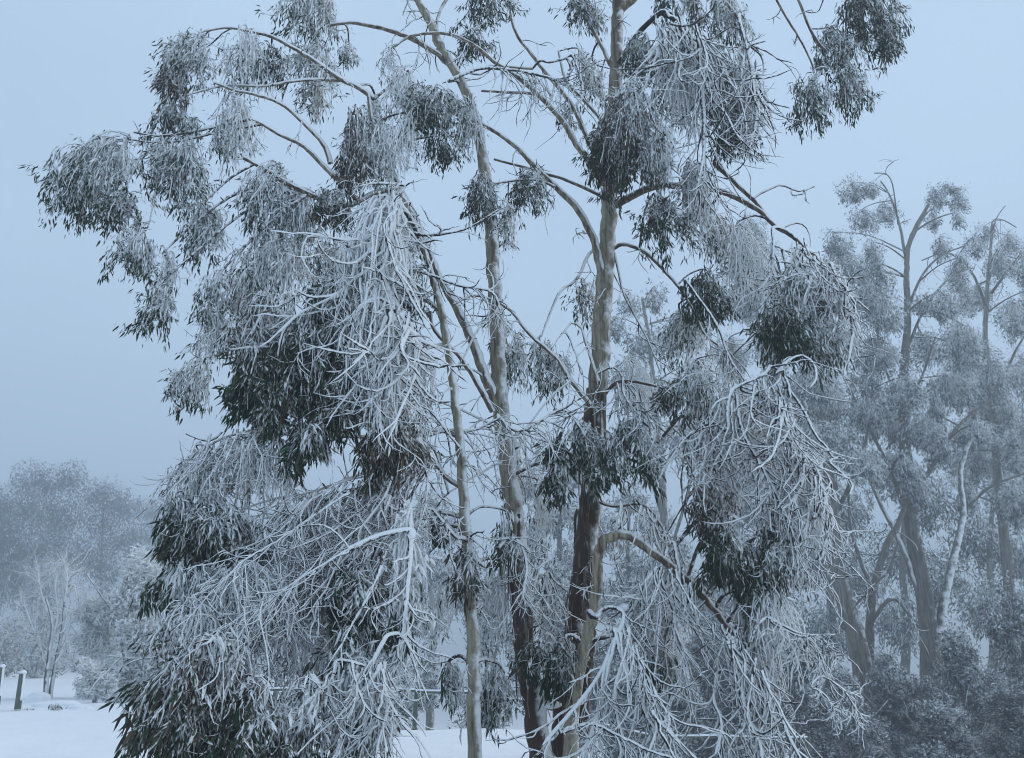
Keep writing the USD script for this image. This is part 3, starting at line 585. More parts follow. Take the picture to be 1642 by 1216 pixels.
# ---- the slender tree to the left of the fork
bB = at(762, 1285, 11.2); bB[2] = 0
B = Gum('slender pale gum tree with smooth trunk just left of the dark forked trunk', bB, 23)
B.limb([(763, 1300), (762, 1216), (760, 1100), (757, 1000), (753, 930), (748, 860), (743, 790), (738, 720), (729, 640), (718, 560), (708, 500), (698, 460), (686, 420), (673, 385), (658, 340), (640, 305)], 25, 8, 11.2, 10.6, 'trunk', brown=(.9, .1, 0, 0, .05, .35, .3, .05, .1, .4, .5, .3, .2, .1), sides=18, frost=.36, tw=1.8)
B.limb([(752, 905), (745, 870), (738, 848), (722, 842), (708, 846)], 17, 7, 11.1, 10.9, 'branch', brown=(1, 1), frost=.25, tw=.8, label='dark broken branch stub on the pale trunk')
B.limb([(790, 660), (760, 605), (735, 570), (697, 530), (690, 500)], 13, 7, 11.7, 10.9, frost=.4, brown=(.5, .5), tw=.8)
B.limb([(738, 780), (715, 765), (697, 744), (660, 760), (600, 785), (540, 800), (490, 830), (440, 870), (380, 905), (320, 950)], 12, 5, 11.1, 9.4, frost=.5, brown=(.3, .4), tw=2.2, twlen=(.4, 1.1))
B.limb([(700, 750), (640, 745), (580, 760), (500, 790), (440, 800), (380, 820)], 8, 4, 11.0, 10.0, frost=.55, brown=(.4, .4), tw=2.2, twlen=(.4, 1.0))
B.limb([(735, 700), (700, 690), (640, 700), (560, 700), (480, 700), (420, 690), (360, 702), (305, 735), (272, 765)], 10, 4, 11.1, 10.0, frost=.5, brown=(.5, .5), tw=1.8, twlen=(.4, 1.0))
B.limb([(745, 830), (700, 820), (670, 830), (640, 850), (580, 880), (500, 940), (430, 985), (350, 1030), (290, 1080)], 11, 5, 11.1, 9.2, frost=.5, brown=(.4, .5), tw=2.2, twlen=(.4, 1.1))
B.limb([(708, 500), (660, 470), (610, 480), (560, 500), (500, 520), (440, 520), (400, 540)], 10, 5, 10.9, 10.0, frost=.5, brown=(.4, .4), tw=1.0)
B.limb([(718, 550), (680, 560), (640, 580), (590, 590), (540, 600)], 8, 5, 10.9, 10.0, frost=.5, tw=1.0)
B.limb([(670, 830), (665, 860), (655, 910), (640, 970), (628, 1040)], 8, 5, 10.6, 9.6, frost=.7, tw=1.4)
strips(B, [(748 + rs.uniform(-10, 14), y, rs.uniform(30, 100), rs.uniform(3, 6), rs.uniform(.5, 1)) for y in rs.uniform(840, 930, 12)], 11.05)
CL = B.clump
CL(425, 545, 70, 78, 9.9, .7, .38, .5, 1.4)
CL(400, 610, 52, 66, 9.7, 1.4, .18, .1, leaflen=.14, big=10)
CL(480, 600, 78, 100, 9.8, 1.5, .14, .3, leaflen=.15, big=14)
CL(525, 530, 52, 90, 9.8, 1.4, .18, .25, leaflen=.15, big=10)
CL(540, 640, 56, 90, 9.7, 1.4, .16, .4, leaflen=.15, big=10)
CL(493, 728, 32, 56, 9.7, 1.4, .24, .2, .8, leaflen=.15, big=8)
CL(430, 660, 46, 44, 9.7, 1.3, .22, .1, leaflen=.14, big=6)
CL(615, 430, 62, 110, 9.7, .25, .74, .1, 1.5, attach=(622, 318), thick=1.7)
CL(590, 560, 60, 110, 9.5, .6, .62, .2, 1.3, thick=1.6)
CL(615, 640, 46, 100, 9.4, .6, .66, .2, 1.3, thick=1.6)
CL(560, 480, 50, 90, 9.7, .4, .62, .1, 1.3, thick=1.4)
CL(632, 708, 58, 58, 9.7, 1.3, .20, .75, 1, leaflen=.15, big=12)
CL(600, 735, 32, 40, 9.6, 1.2, .18, .5)
CL(655, 480, 36, 54, 10.7, 1.1, .26, .1)
CL(655, 400, 30, 60, 10.5, .5, .45, .1, 1.3)
CL(680, 620, 30, 70, 10.6, .2, .6, .1, 1.3)
CL(390, 760, 110, 70, 9.9, .12, .52, .5, 1.5, attach=(440, 690))
for p, d, n, ln, a, b, w, f, br in [
    ([(690, 742), (600, 770), (480, 805)], (-.5, .9), 110, (110, 250), 10.2, 9.6, 4, .46, .6), ([(665, 830), (540, 890), (400, 985)], (-.5, .85), 130, (100, 240), 9.9, 9.0, 4.2, .48, .6),
    ([(430, 690), (350, 705), (285, 755)], (-.2, 1), 60, (60, 160), 10.1, 9.8, 3.6, .46, .5), ([(420, 975), (350, 1020), (280, 1075)], (-.35, .95), 70, (50, 130), 9.1, 8.7, 4.5, .5, .5),
    ([(640, 760), (600, 850), (610, 900)], (-.4, .95), 60, (90, 200), 9.9, 9.4, 4.4, .48, .6), ([(560, 1050), (590, 1080), (620, 1060)], (-.05, 1), 50, (70, 180), 9.0, 8.9, 6.5, .56, .4),
    ([(560, 500), (600, 380), (640, 330)], (-.12, 1), 34, (120, 260), 9.7, 9.5, 7, .66, .2), ([(600, 520), (640, 500), (660, 560)], (-.05, 1), 40, (90, 220), 9.4, 9.3, 7, .62, .3)]:
    B.fan(p, d, n, ln, a, b, w, f, brown=br)
CL(320, 790, 60, 60, 9.9, .1, .5, .3, 1.2, attach=(330, 715))
CL(275, 858, 40, 62, 9.6, 1.2, .24, .2, leaflen=.15, big=10)
CL(345, 868, 78, 56, 9.6, 1.1, .22, .35, 1.3, leaflen=.15, big=14)
CL(395, 880, 36, 34, 9.7, 1.4, .08, .5)
CL(268, 950, 38, 42, 9.5, 1.2, .26, .1, leaflen=.14, big=8)
CL(320, 955, 42, 48, 9.5, .8, .36, .1, 1.2)
CL(480, 880, 90, 80, 10.0, .12, .55, .4, 1.4)
CL(400, 985, 110, 80, 9.3, .1, .52, .6, 1.5, lean=.25)
CL(500, 1010, 80, 110, 9.8, .1, .55, .3, 1.4)
CL(300, 1030, 70, 60, 9.0, .3, .45, .6, 1.5, lean=.2)
CL(320, 1130, 104, 90, 8.6, 1.0, .3, .6, 1.1, leaflen=.15, big=40, attach=(350, 1020))
CL(290, 1175, 70, 70, 8.5, 1.2, .14, .4, .8, leaflen=.16, big=20)
CL(395, 1170, 60, 70, 8.6, 1.1, .16, .4, .8, leaflen=.16, big=14)
CL(243, 1112, 32, 30, 8.7, 1.0, .30, .1, .8, leaflen=.16, big=8, attach=(265, 1085))
CL(600, 880, 60, 90, 9.9, .2, .5, .6, 1.5, lean=.25)
CL(568, 965, 54, 66, 9.4, 1.1, .22, .15, .8, leaflen=.19, big=24)
CL(545, 935, 26, 32, 9.4, 1.3, .06, .5)
CL(645, 920, 26, 110, 9.3, .15, .76, .1, 1.2, thick=1.7)
CL(645, 970, 30, 76, 9.4, .7, .40, .1, .8, leaflen=.19, big=10)
CL(560, 1070, 52, 60, 9.3, .9, .38, .1, 1.0, leaflen=.18, big=10)
CL(570, 1150, 74, 90, 9.0, .35, .58, .5, 1.3, thick=1.3, big=4, leaflen=.16)
CL(480, 1170, 60, 70, 8.9, .7, .40, .5, 1.2, leaflen=.16, big=10)
CL(600, 1180, 40, 60, 8.9, .4, .55, .4, 1.2, thick=1.4, leaflen=.16)
CL(712, 850, 20, 24, 10.8, 1.2, .28, .1, leaflen=.17, big=6)
CL(750, 925, 22, 60, 10.9, .7, .34, .5, 1.0, leaflen=.14, big=6)
CL(722, 1110, 18, 44, 11.6, 1.0, .36, .2, leaflen=.15)
CL(790, 1130, 30, 60, 11.8, .7, .38, .1, 1.2, leaflen=.15)
CL(812, 870, 22, 50, 11.3, .7, .4, .1, 1.2, leaflen=.15)
CL(800, 1000, 40, 90, 12.0, .15, .55, .1, 1.2)
CL(700, 1000, 34, 60, 11.5, .05, .6, .1, .8)
for pts, w0, w1, Y0, Y1, kids, kl, lev in [
    ([(655, 345), (625, 315), (600, 330), (580, 380), (560, 450), (540, 470)], 14, 9, 9.9, 9.4, 8, (60, 140), 2),
    ([(622, 318), (618, 380), (612, 430), (625, 480), (630, 560), (640, 640)], 14, 10, 9.7, 9.3, 10, (60, 150), 2),
    ([(612, 420), (570, 445), (540, 470), (500, 475), (470, 460)], 9, 6, 9.5, 9.3, 8, (40, 110), 2),
    ([(600, 480), (575, 500), (580, 560), (600, 620), (610, 700)], 12, 9, 9.4, 9.2, 9, (60, 140), 2),
    ([(640, 310), (650, 300), (635, 295), (600, 295), (575, 300)], 7, 5, 9.8, 9.6, 6, (30, 60), 2),
    ([(660, 430), (700, 445), (740, 460), (790, 470), (805, 500)], 8, 6, 10.6, 10.8, 10, (40, 110), 2),
    ([(560, 790), (500, 830), (440, 870), (390, 900), (355, 935)], 5, 4, 9.3, 9.0, 12, (50, 130), 2),
    ([(560, 880), (480, 930), (420, 970), (350, 1010), (290, 1050)], 5, 4, 9.1, 8.8, 14, (60, 150), 2),
    ([(660, 850), (655, 920), (650, 980), (640, 1040)], 13, 10, 9.2, 9.1, 10, (50, 130), 2),
    ([(620, 1020), (590, 1080), (600, 1140), (580, 1200), (570, 1240)], 10, 8, 8.9, 8.7, 12, (60, 150), 2),
    ([(540, 1060), (530, 1110), (550, 1160), (540, 1220)], 8, 7, 8.9, 8.7, 10, (50, 130), 2),
    ([(635, 1040), (625, 1090), (640, 1130), (655, 1110), (690, 1060)], 5, 4, 10.0, 10.4, 5, (25, 50), 1),
    ([(730, 860), (705, 830), (690, 815), (660, 830)], 9, 6, 10.6, 10.2, 8, (40, 100), 2),
    ([(740, 720), (715, 690), (690, 660), (660, 640), (640, 650)], 6, 5, 10.8, 10.3, 10, (40, 110), 2),
]:
    B.antler(pts, w0, w1, Y0, Y1, kids, kl, levels=lev, frost=.54)

# ------------------------------------------------------------ trees and shrubs in the fog behind
def quads(rng, S, D, L, Wd, frost, brown):
    n = len(S); D = norm(D); side = norm(np.cross(D, norm(rng.normal(0, 1, (n, 3)) + np.array([0, .5, 0])))); up = np.cross(side, D)
    L = L[:, None]; w = Wd[:, None] / 2
    V = np.stack([S, S + D * L * .45 - side * w, S + D * L + up * L * .12, S + D * L * .45 + side * w], 1)
    F = np.array([[0, 3, 2, 1]]) + 4 * np.arange(n)[:, None]
    N = np.repeat(up[:, None], 4, 1)
    fr = np.clip(frost[:, None] + np.array([0, -.12, .1, .2]), 0, 1.3)
    C = np.stack([fr, np.broadcast_to(brown[:, None], (n, 4)), np.broadcast_to(rng.random((n, 1)), (n, 4))], -1)
    return V.reshape(-1, 3), F, N.reshape(-1, 3), C.reshape(-1, 3)
class FarTree(Thing):
    def __init__(s, name, label, loc, seed, group=None, cat='tree'):
        super().__init__(name, label, cat, loc, group); s.rng = np.random.default_rng(seed); s.skel = []; s.skr = []
    def limb(s, pts, *a, **k):
        if len(a) > 4 and a[4] in ('trunk', 'stem'):                # the foot of the trunk stands on the ground
            p = at(pts[0][0], 1100, a[2]); z = float(ground_z(p[0], p[1])) - .3
            e = math.atan((z - EYE) / a[2]); y = CY + FPX * math.tan(PITCH - e)
            pts = [(pts[0][0], y)] + [q for q in pts if q[1] < y - 8]
        return Gum.limb(s, pts, *a, **k)
    near = Gum.near; twigs = Gum.twigs; antler = Gum.antler
    def mop(s, cx, cy, rx, ry, Y, n=1.0, frost=.5, L=.22, name='leaf_cluster', up=0.0, jitter=.5, hang=.8, twigs=.5, material='farleaf', stem=True, wid=.27, lobes=.85, vary=1.0):
        """hanging mop of rimed leaves; up = 1 gives the level leaves of a shrub"""
        rng = s.rng; C = at(cx, cy, Y); u = float(mpp(cy, Y)); R = np.array([rx * u, min(rx, ry) * u * .9, ry * u])
        k = int(rx * ry * math.pi / 4.2 * n * (.2 / L) ** 1.0 * (Y / 26.0) ** .5)
        d = norm(rng.normal(0, 1, (k, 3))); q = rng.uniform(.08, 1, k) ** .55
        ph = np.stack([d[:, 0] * 1.6 + cx, d[:, 1] * 1.6, d[:, 2] * 1.6 + cy], -1)
        lob = .93 - lobes / 2 + lobes * meshkit.noise(ph, 7)
        tilt = .85 + .15 * d[:, 2]
        S = C + R * d * (q * lob * tilt)[:, None]
        hangs = meshkit.noise(np.stack([S[:, 0] * 2.6, S[:, 1] * 2.6, S[:, 2] * 0], -1), 4)
        S[:, 2] -= (hangs * .75 * R[2]) * (1 - up)
        D = d * np.array([.45, .45, .2]) + np.array([0, 0, -hang]) * (1 - up) + rng.normal(0, jitter, (k, 3)) + up * np.array([0, 0, .1])
        f = np.clip(frost + .22 * ((S - C) / R) @ WIND + vary * rng.normal(0, .2, k) + .3 * vary * (meshkit.noise(S * 2.1, 8) - .5), 0, 1.1)
        LL = L * rng.uniform(.6, 1.3, k)
        v, fa, nn, c = quads(rng, S - norm(D) * LL[:, None] * .5, D, LL, LL * rng.uniform(.8, 1.2, k) * wid, f, rng.uniform(0, .8, k))
        path = mesh(name, v, fa, material, s, nn, c, kind='stuff')
        if twigs:
            m = max(4, int(k * .008 * twigs)); A_ = C + np.array([0, 0, .3 * R[2]])
            i = rng.integers(0, k, m); Pm = (A_ + S[i]) / 2 + np.array([0, 0, .35]) * R[2]
            t = np.linspace(0, 1, 6)[None, :, None]
            P = (1 - t) ** 2 * A_ + 2 * (1 - t) * t * Pm[:, None] + t * t * (S[i] - np.array([0, 0, .2]))[:, None]
            so = Soup(); so.add(*tubes(P, taper(P, np.full(m, .022), np.full(m, .012), rng, .2), 4, .55, .5, None, rng.random(m))); so.build('twigs', 'twig', path, owner=s, kind='stuff')
        if stem and s.skel:
            A_ = C + np.array([0, 0, .2 * R[2]]); dd, p0, r0 = s.near(A_)
            if dd > .3:
                mid = (p0 + A_) / 2 + np.array([0, 0, .12 * dd])
                Q = spline(np.array([p0, mid, A_ + np.array([0, 0, .2 * R[2]]), C]), 10)
                v, f_, n_, c_ = tubes(Q[None], np.linspace(min(r0 * .6, .07), .02, 10)[None], 6, .35, .5, np.full((1, 10), .3), [rng.random()])
                mesh('branchlet', v, f_, 'farbark', path, n_, c_, owner=s)
        return path
def ground_at(px, Y):
    p = at(px, 1100, Y); p[2] = ground_z(p[0], p[1]); return p
GB = 'grey gum trees in the fog'
kw = dict(material='farbark', frost=.30, gain=.45, brown=(.5, .3, .1, .1), sides=8)
# the two tall gums at the right
R1 = FarTree('gum_tree', 'tall foggy gum tree at the right with pale straight trunk and rounded mop crown', ground_at(1490, 45), 31, GB)
R1.limb([(1500, 1290), (1497, 1180), (1492, 1100), (1490, 1020), (1478, 930), (1463, 850), (1456, 770), (1450, 690), (1450, 600), (1455, 510), (1454, 440), (1456, 400), (1466, 370), (1488, 330)], 38, 5, 45, 45, 'trunk', **kw)
for p, a, b in [([(1500, 1050), (1515, 960), (1530, 890), (1545, 820), (1540, 760), (1560, 690)], 26, 10), ([(1490, 990), (1465, 930), (1448, 880), (1400, 780), (1385, 700)], 18, 7), ([(1454, 560), (1480, 500), (1500, 470), (1530, 440), (1560, 430)], 8, 4),
                ([(1455, 430), (1448, 390), (1440, 350), (1425, 310), (1412, 290)], 9, 4), ([(1455, 400), (1480, 350), (1500, 330)], 8, 4), ([(1453, 500), (1480, 440), (1510, 410), (1545, 395)], 8, 4), ([(1460, 850), (1430, 760), (1380, 660), (1350, 600)], 14, 5),
                ([(1462, 800), (1500, 740), (1540, 680), (1590, 640)], 14, 5), ([(1545, 820), (1590, 780), (1642, 760)], 8, 5), ([(1455, 700), (1430, 620), (1410, 560), (1405, 500)], 10, 4), ([(1456, 650), (1480, 600), (1500, 540)], 9, 4), ([(1440, 360), (1432, 300), (1422, 280), (1402, 278)], 4, 3)]:
    R1.limb(p, a * .8, b * .8, 45, 45 + R1.rng.uniform(-1.5, 1.5), tw=.5, twlen=(.6, 2.2), twr=2.0, **{**kw, 'frost': .62 if a in (26, 18) else .35})
for c in [(1368, 303, 36, 30), (1395, 300, 22, 20), (1420, 335, 28, 28), (1385, 345, 34, 28), (1340, 385, 36, 34), (1352, 420, 52, 40), (1400, 400, 24, 34), (1500, 312, 24, 26), (1535, 318, 24, 28), (1520, 300, 32, 16), (1536, 350, 12, 26), (1495, 350, 18, 24), (1508, 390, 22, 30), (1395, 450, 50, 44), (1420, 500, 44, 46),
          (1510, 480, 44, 36), (1540, 540, 54, 44), (1480, 550, 40, 40), (1400, 560, 56, 50), (1450, 620, 50, 40), (1520, 620, 60, 44), (1590, 600, 50, 50), (1390, 650, 50, 40), (1480, 690, 46, 34), (1330, 640, 40, 40), (1560, 690, 54, 36), (1440, 740, 50, 30)]:
    R1.mop(*c, 45 + R1.rng.uniform(-3, 3), n=1.35, frost=.56, L=.20, twigs=2.0, lobes=1.15)
R2 = FarTree('gum_tree', 'foggy gum tree with brown leaning trunk right of the front tree', ground_at(1385, 42), 37, GB)
R2.limb([(1402, 1290), (1396, 1190), (1386, 1090), (1372, 1020), (1352, 950), (1340, 880), (1335, 800), (1325, 720), (1310, 640), (1290, 560), (1260, 480)], 42, 6, 42, 43, 'trunk', **kw)
for p, a, b in [([(1390, 1100), (1395, 1010), (1400, 950), (1420, 880), (1445, 830), (1462, 760)], 28, 10), ([(1400, 950), (1380, 900), (1365, 850), (1360, 780)], 12, 6), ([(1395, 1000), (1430, 960), (1462, 990)], 10, 8), ([(1340, 860), (1310, 800), (1280, 760), (1250, 740)], 10, 5),
                ([(1338, 830), (1370, 760), (1390, 700), (1400, 620)], 12, 5), ([(1320, 700), (1270, 620), (1220, 540), (1210, 420)], 12, 5), ([(1372, 1015), (1350, 1000), (1400, 940), (1425, 915), (1440, 870)], 6, 5)]:
    R2.limb(p, a * .8, b * .8, 42.4, 42.5 + R2.rng.uniform(-1, 2), tw=.5, twlen=(.6, 2.2), twr=2.0, **kw)
for c in [(1205, 365, 34, 36), (1215, 405, 44, 44), (1180, 420, 26, 40), (1190, 470, 50, 50), (1250, 450, 46, 46), (1240, 530, 60, 54), (1170, 560, 50, 46), (1300, 600, 60, 50), (1290, 480, 40, 44), (1230, 640, 60, 50), (1310, 690, 60, 40), (1160, 660, 50, 44), (1350, 540, 44, 44), (1260, 740, 60, 36), (1180, 760, 50, 40), (1380, 740, 50, 34)]:
    R2.mop(*c, 43 + R2.rng.uniform(-3, 3), n=1.35, frost=.56, L=.20, twigs=2.0, lobes=1.15)
R3 = FarTree('gum_tree', 'foggy gum tree at the right edge with spreading bent crown', ground_at(1620, 50), 41, GB)
R3.limb([(1640, 1260), (1632, 1100), (1620, 960), (1610, 860), (1600, 760), (1590, 640), (1580, 540), (1585, 440), (1592, 360)], 25, 4, 50, 50, 'trunk', **kw)
for p, a, b in [([(1585, 500), (1560, 440), (1530, 410), (1505, 408), (1478, 418)], 8, 3), ([(1590, 470), (1620, 430), (1650, 400)], 8, 4), ([(1582, 560), (1540, 520), (1500, 500), (1470, 505)], 8, 4), ([(1592, 650), (1630, 560), (1660, 520)], 9, 4), ([(1590, 380), (1598, 350), (1612, 330)], 4, 2), ([(1588, 420), (1590, 360), (1605, 352), (1630, 365)], 4, 3)]:
    R3.limb(p, a * .8, b * .8, 50, 50 + R3.rng.uniform(-1, 1), tw=.5, twlen=(.6, 2.2), twr=2.0, **kw)
for c in [(1580, 370, 24, 20), (1562, 390, 26, 28), (1618, 385, 28, 30), (1600, 420, 36, 34), (1642, 420, 30, 40), (1570, 470, 36, 34), (1625, 500, 44, 46), (1560, 560, 46, 44), (1640, 590, 40, 50), (1600, 660, 50, 44), (1640, 700, 44, 44), (1560, 740, 60, 40), (1625, 800, 50, 40)]:
    R3.mop(*c, 50 + R3.rng.uniform(-3, 3), n=1.35, frost=.56, L=.20, twigs=2.0, lobes=1.15)
R4 = FarTree('gum_tree', 'pale distant gum tree seen between the front trunks and the right branches', ground_at(1070, 66), 43, GB)
R4.limb([(1080, 1140), (1076, 1000), (1066, 860), (1060, 740), (1050, 640), (1040, 540), (1030, 480)], 22, 5, 66, 66, 'trunk', **kw)
for p, a, b in [([(1068, 850), (1040, 760), (1000, 700), (985, 620)], 8, 4), ([(1062, 760), (1090, 700), (1130, 650)], 8, 4), ([(1072, 900), (1100, 800), (1110, 760)], 8, 5)]:
    R4.limb(p, a, b, 66, 66.5, **kw)
for c in [(1010, 485, 30, 26), (1050, 470, 28, 30), (985, 520, 30, 34), (1030, 540, 44, 40), (1080, 530, 40, 40), (1000, 600, 40, 36), (1060, 620, 46, 40), (1110, 600, 40, 40), (1120, 520, 34, 30), (1090, 690, 50, 34), (1010, 690, 40, 30)]:
    R4.mop(*c, 66 + R4.rng.uniform(-3, 3), n=1.0, frost=.5, L=.42)
for T_, Y, n, x0, x1, y0, y1 in [(R1, 45, 26, 1360, 1580, 400, 820), (R2, 43, 14, 1170, 1400, 430, 820), (R3, 50, 20, 1530, 1650, 400, 840)]:
    for _ in range(n):
        r = T_.rng; T_.mop(r.uniform(x0, x1), r.uniform(y0, y1), r.uniform(14, 30), r.uniform(18, 44), Y + r.uniform(-3, 3), n=1.3, frost=.56, L=.20, twigs=3.0, lobes=1.2)
# pale crowns behind the trunks
for i, (px, Y, top, lab, cl) in enumerate([
    (900, 74, 690, 'low pale foggy tree behind the right fork of the trunk', [(880, 720, 36, 34), (850, 770, 40, 40), (920, 750, 40, 40), (890, 810, 50, 44), (940, 820, 44, 44), (850, 860, 44, 50), (910, 890, 50, 50), (880, 960, 60, 50)]),
    (690, 80, 780, 'low pale foggy tree behind the slender trunk', [(690, 800, 36, 30), (720, 840, 40, 36), (660, 850, 40, 40), (700, 900, 50, 40), (650, 920, 40, 40), (740, 930, 40, 50), (690, 970, 50, 50)]),
    (1010, 70, 760, 'wide pale foggy tree behind the right-hand hanging branches', [(1010, 790, 40, 34), (1050, 830, 44, 40), (980, 850, 40, 40), (1080, 880, 44, 44), (1020, 900, 50, 44), (980, 950, 44, 44), (1060, 960, 54, 50), (1120, 950, 50, 50)])]):
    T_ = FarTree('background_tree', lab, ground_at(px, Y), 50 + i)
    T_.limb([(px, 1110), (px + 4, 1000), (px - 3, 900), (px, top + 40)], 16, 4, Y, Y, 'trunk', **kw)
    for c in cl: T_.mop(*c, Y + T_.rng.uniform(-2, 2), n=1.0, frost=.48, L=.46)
for i, (px, Y, lab, cl) in enumerate([
    (1180, 72, 'dim foggy tree filling the gap left of the brown foggy trunk', [(1150, 720, 50, 50), (1200, 690, 50, 50), (1170, 800, 60, 60), (1230, 790, 60, 60), (1190, 890, 70, 60), (1140, 950, 60, 60), (1240, 950, 60, 60)]),
    (1330, 66, 'dim foggy tree behind the brown leaning trunk', [(1300, 660, 50, 46), (1350, 690, 54, 50), (1290, 760, 60, 54), (1350, 800, 60, 60), (1310, 880, 66, 60), (1370, 910, 60, 60), (1330, 990, 70, 60)]),
    (1450, 70, 'dim foggy tree behind the pale straight trunk', [(1420, 650, 50, 46), (1480, 670, 50, 50), (1430, 750, 60, 54), (1490, 790, 60, 60), (1440, 870, 66, 60), (1500, 910, 60, 60), (1440, 980, 70, 60)]),
    (1590, 66, 'dim foggy tree between the two right-hand gums', [(1560, 620, 50, 46), (1610, 650, 54, 50), (1550, 720, 60, 54), (1620, 770, 60, 60), (1570, 850, 66, 60), (1640, 880, 60, 60), (1580, 960, 70, 60), (1650, 980, 60, 60)])]):
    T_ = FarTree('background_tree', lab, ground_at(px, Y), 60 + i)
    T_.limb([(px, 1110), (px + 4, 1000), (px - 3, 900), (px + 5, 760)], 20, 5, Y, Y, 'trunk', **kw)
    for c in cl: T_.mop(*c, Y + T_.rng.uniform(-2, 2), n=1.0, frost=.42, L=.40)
# far gums at the left, almost lost in the fog
for i, (px, Y, lab, cl) in enumerate([
    (70, 142, 'tall round-topped gum tree almost lost in the fog at the far left', [(50, 755, 36, 30), (85, 760, 30, 26), (118, 752, 26, 26), (70, 800, 46, 34), (25, 800, 40, 34), (110, 805, 36, 36), (60, 850, 50, 40), (110, 865, 40, 36), (20, 870, 44, 44), (60, 920, 56, 44)]),
    (165, 150, 'faint rounded gum tree right of the tallest one in the fog', [(150, 775, 26, 24), (180, 785, 30, 28), (205, 800, 24, 24), (160, 815, 36, 30), (200, 840, 40, 34), (150, 870, 40, 40), (195, 900, 50, 44)]),
    (245, 164, 'faint low gum tree beside the left edge of the front tree', [(235, 805, 26, 20), (265, 815, 26, 24), (245, 845, 40, 30), (290, 850, 40, 34), (250, 900, 50, 40), (300, 910, 50, 40)]),
    (-15, 138, 'faint gum tree cut off by the left border', [(-10, 790, 30, 30), (5, 835, 34, 36), (-30, 850, 40, 50), (0, 910, 50, 50)]),
    (400, 164, 'faint gum tree hidden behind the lower left branches', [(360, 850, 50, 40), (420, 840, 50, 40), (470, 860, 50, 44), (390, 910, 60, 50), (450, 930, 60, 50)]),
    (570, 155, 'faint gum tree behind the frosted branches left of the trunks', [(540, 850, 50, 44), (600, 830, 50, 44), (560, 910, 60, 50), (620, 900, 50, 50)])]):
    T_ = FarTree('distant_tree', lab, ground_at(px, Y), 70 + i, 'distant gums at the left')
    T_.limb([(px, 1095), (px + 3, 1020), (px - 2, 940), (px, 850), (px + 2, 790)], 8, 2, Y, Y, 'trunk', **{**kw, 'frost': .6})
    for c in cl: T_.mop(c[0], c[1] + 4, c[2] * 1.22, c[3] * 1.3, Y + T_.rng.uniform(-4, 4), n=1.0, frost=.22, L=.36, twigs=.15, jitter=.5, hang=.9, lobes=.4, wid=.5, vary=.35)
# the belt of scrub under the distant gums
def shrub(label, px, Y, top, bottom, half, seed, frost=.5, n=1.0, L=.16, name='frosted_shrub', group=None, up=.75, lobes=9, jitter=.7, mats='farleaf', wid=.3):
    T_ = FarTree(name, label, ground_at(px, Y), seed, group, 'shrub'); r = T_.rng
    for q in range(4):
        T_.limb([(px + r.uniform(-6, 6), bottom + 6), (px + r.uniform(-.4, .4) * half, bottom * .6 + top * .4), (px + r.uniform(-.8, .8) * half, top + .2 * (bottom - top))], 6, 2, Y, Y, 'stem', material='farbark', frost=.4, sides=6)
    hh = bottom - top
    for q in range(lobes):
        a = (q + .5) / lobes; yy = top + hh * (.16 + .78 * a)
        half_here = half * min(1, .35 + 1.0 * a)
        T_.mop(px + r.uniform(-1, 1) * half_here * .75, yy, half * r.uniform(.36, .56), hh * r.uniform(.14, .24), Y + r.uniform(-1, 1) * .5, n=n, frost=frost, L=L, name='foliage', up=up, jitter=jitter, twigs=.4, stem=False, material=mats, wid=wid)
    return T_
for i, (lab, px, Y, top, bot, half, fr, L) in enumerate([
    ('dense snow-laden shrub at the left edge of the front tree', 205, 42, 870, 1122, 88, .92, .30),
    ('low rounded snowy bush under the snow-laden shrub', 150, 37, 1050, 1128, 46, .92, .22),
    ('dark foggy scrub behind the bare tree at the left', 60, 84, 960, 1108, 90, .42, .26),
    ('foggy scrub behind the left fence post', -10, 80, 985, 1108, 60, .45, .26),
    ('grey frosted shrub hidden behind the lower left branches', 330, 40, 930, 1120, 90, .55, .2),
    ('tall grey frosted shrub behind the lower left twigs', 440, 36, 900, 1130, 80, .5, .2),
    ('dark frosted shrub left of the slender trunk', 540, 40, 900, 1200, 80, .44, .26),
    ('bushy frosted shrub just left of the slender trunk', 650, 38, 880, 1205, 75, .54, .25),
    ('frosted shrub between the slender trunk and the dark fork', 790, 40, 880, 1205, 80, .53, .25),
    ('frosted shrub behind the dark fork', 910, 41, 870, 1215, 80, .48, .26),
    ('frosted shrub right of the dark fork behind hanging twigs', 1020, 40, 890, 1230, 85, .42, .26)]):
    shrub(lab, px, Y, top, bot, half, 100 + i, fr, 2.0 if fr > .9 else .55, L)
def copy_shrub(src, label, px, Y, sx, sz, rot):
    g = ground_at(px, Y); x = UsdGeom.Xform.Define(stage, '/World/' + numbered('/World', 'frosted_shrub'))
    x.GetPrim().GetReferences().AddInternalReference(src.prim.GetPath())
    x.ClearXformOpOrder(); x.AddTranslateOp().Set(Gf.Vec3d(*map(float, g))); x.AddRotateZOp().Set(rot); x.AddScaleOp().Set(Gf.Vec3f(sx, sx, sz))
    x.GetPrim().SetInstanceable(True); tag(x.GetPrim(), label, 'shrub')
D1 = shrub('dark shrub between the two foggy trunks', 1440, 38, 1055, 1250, 95, 121, .36, 1.0, .16, lobes=13)
D2 = shrub('dark blue-green shrub at the foot of the brown foggy trunk', 1260, 38, 985, 1250, 100, 122, .31, 1.0, .16, lobes=14)
D3 = shrub('frost-speckled dark shrub in the lower right', 1550, 36, 990, 1250, 90, 123, .36, 1.0, .16, lobes=13)
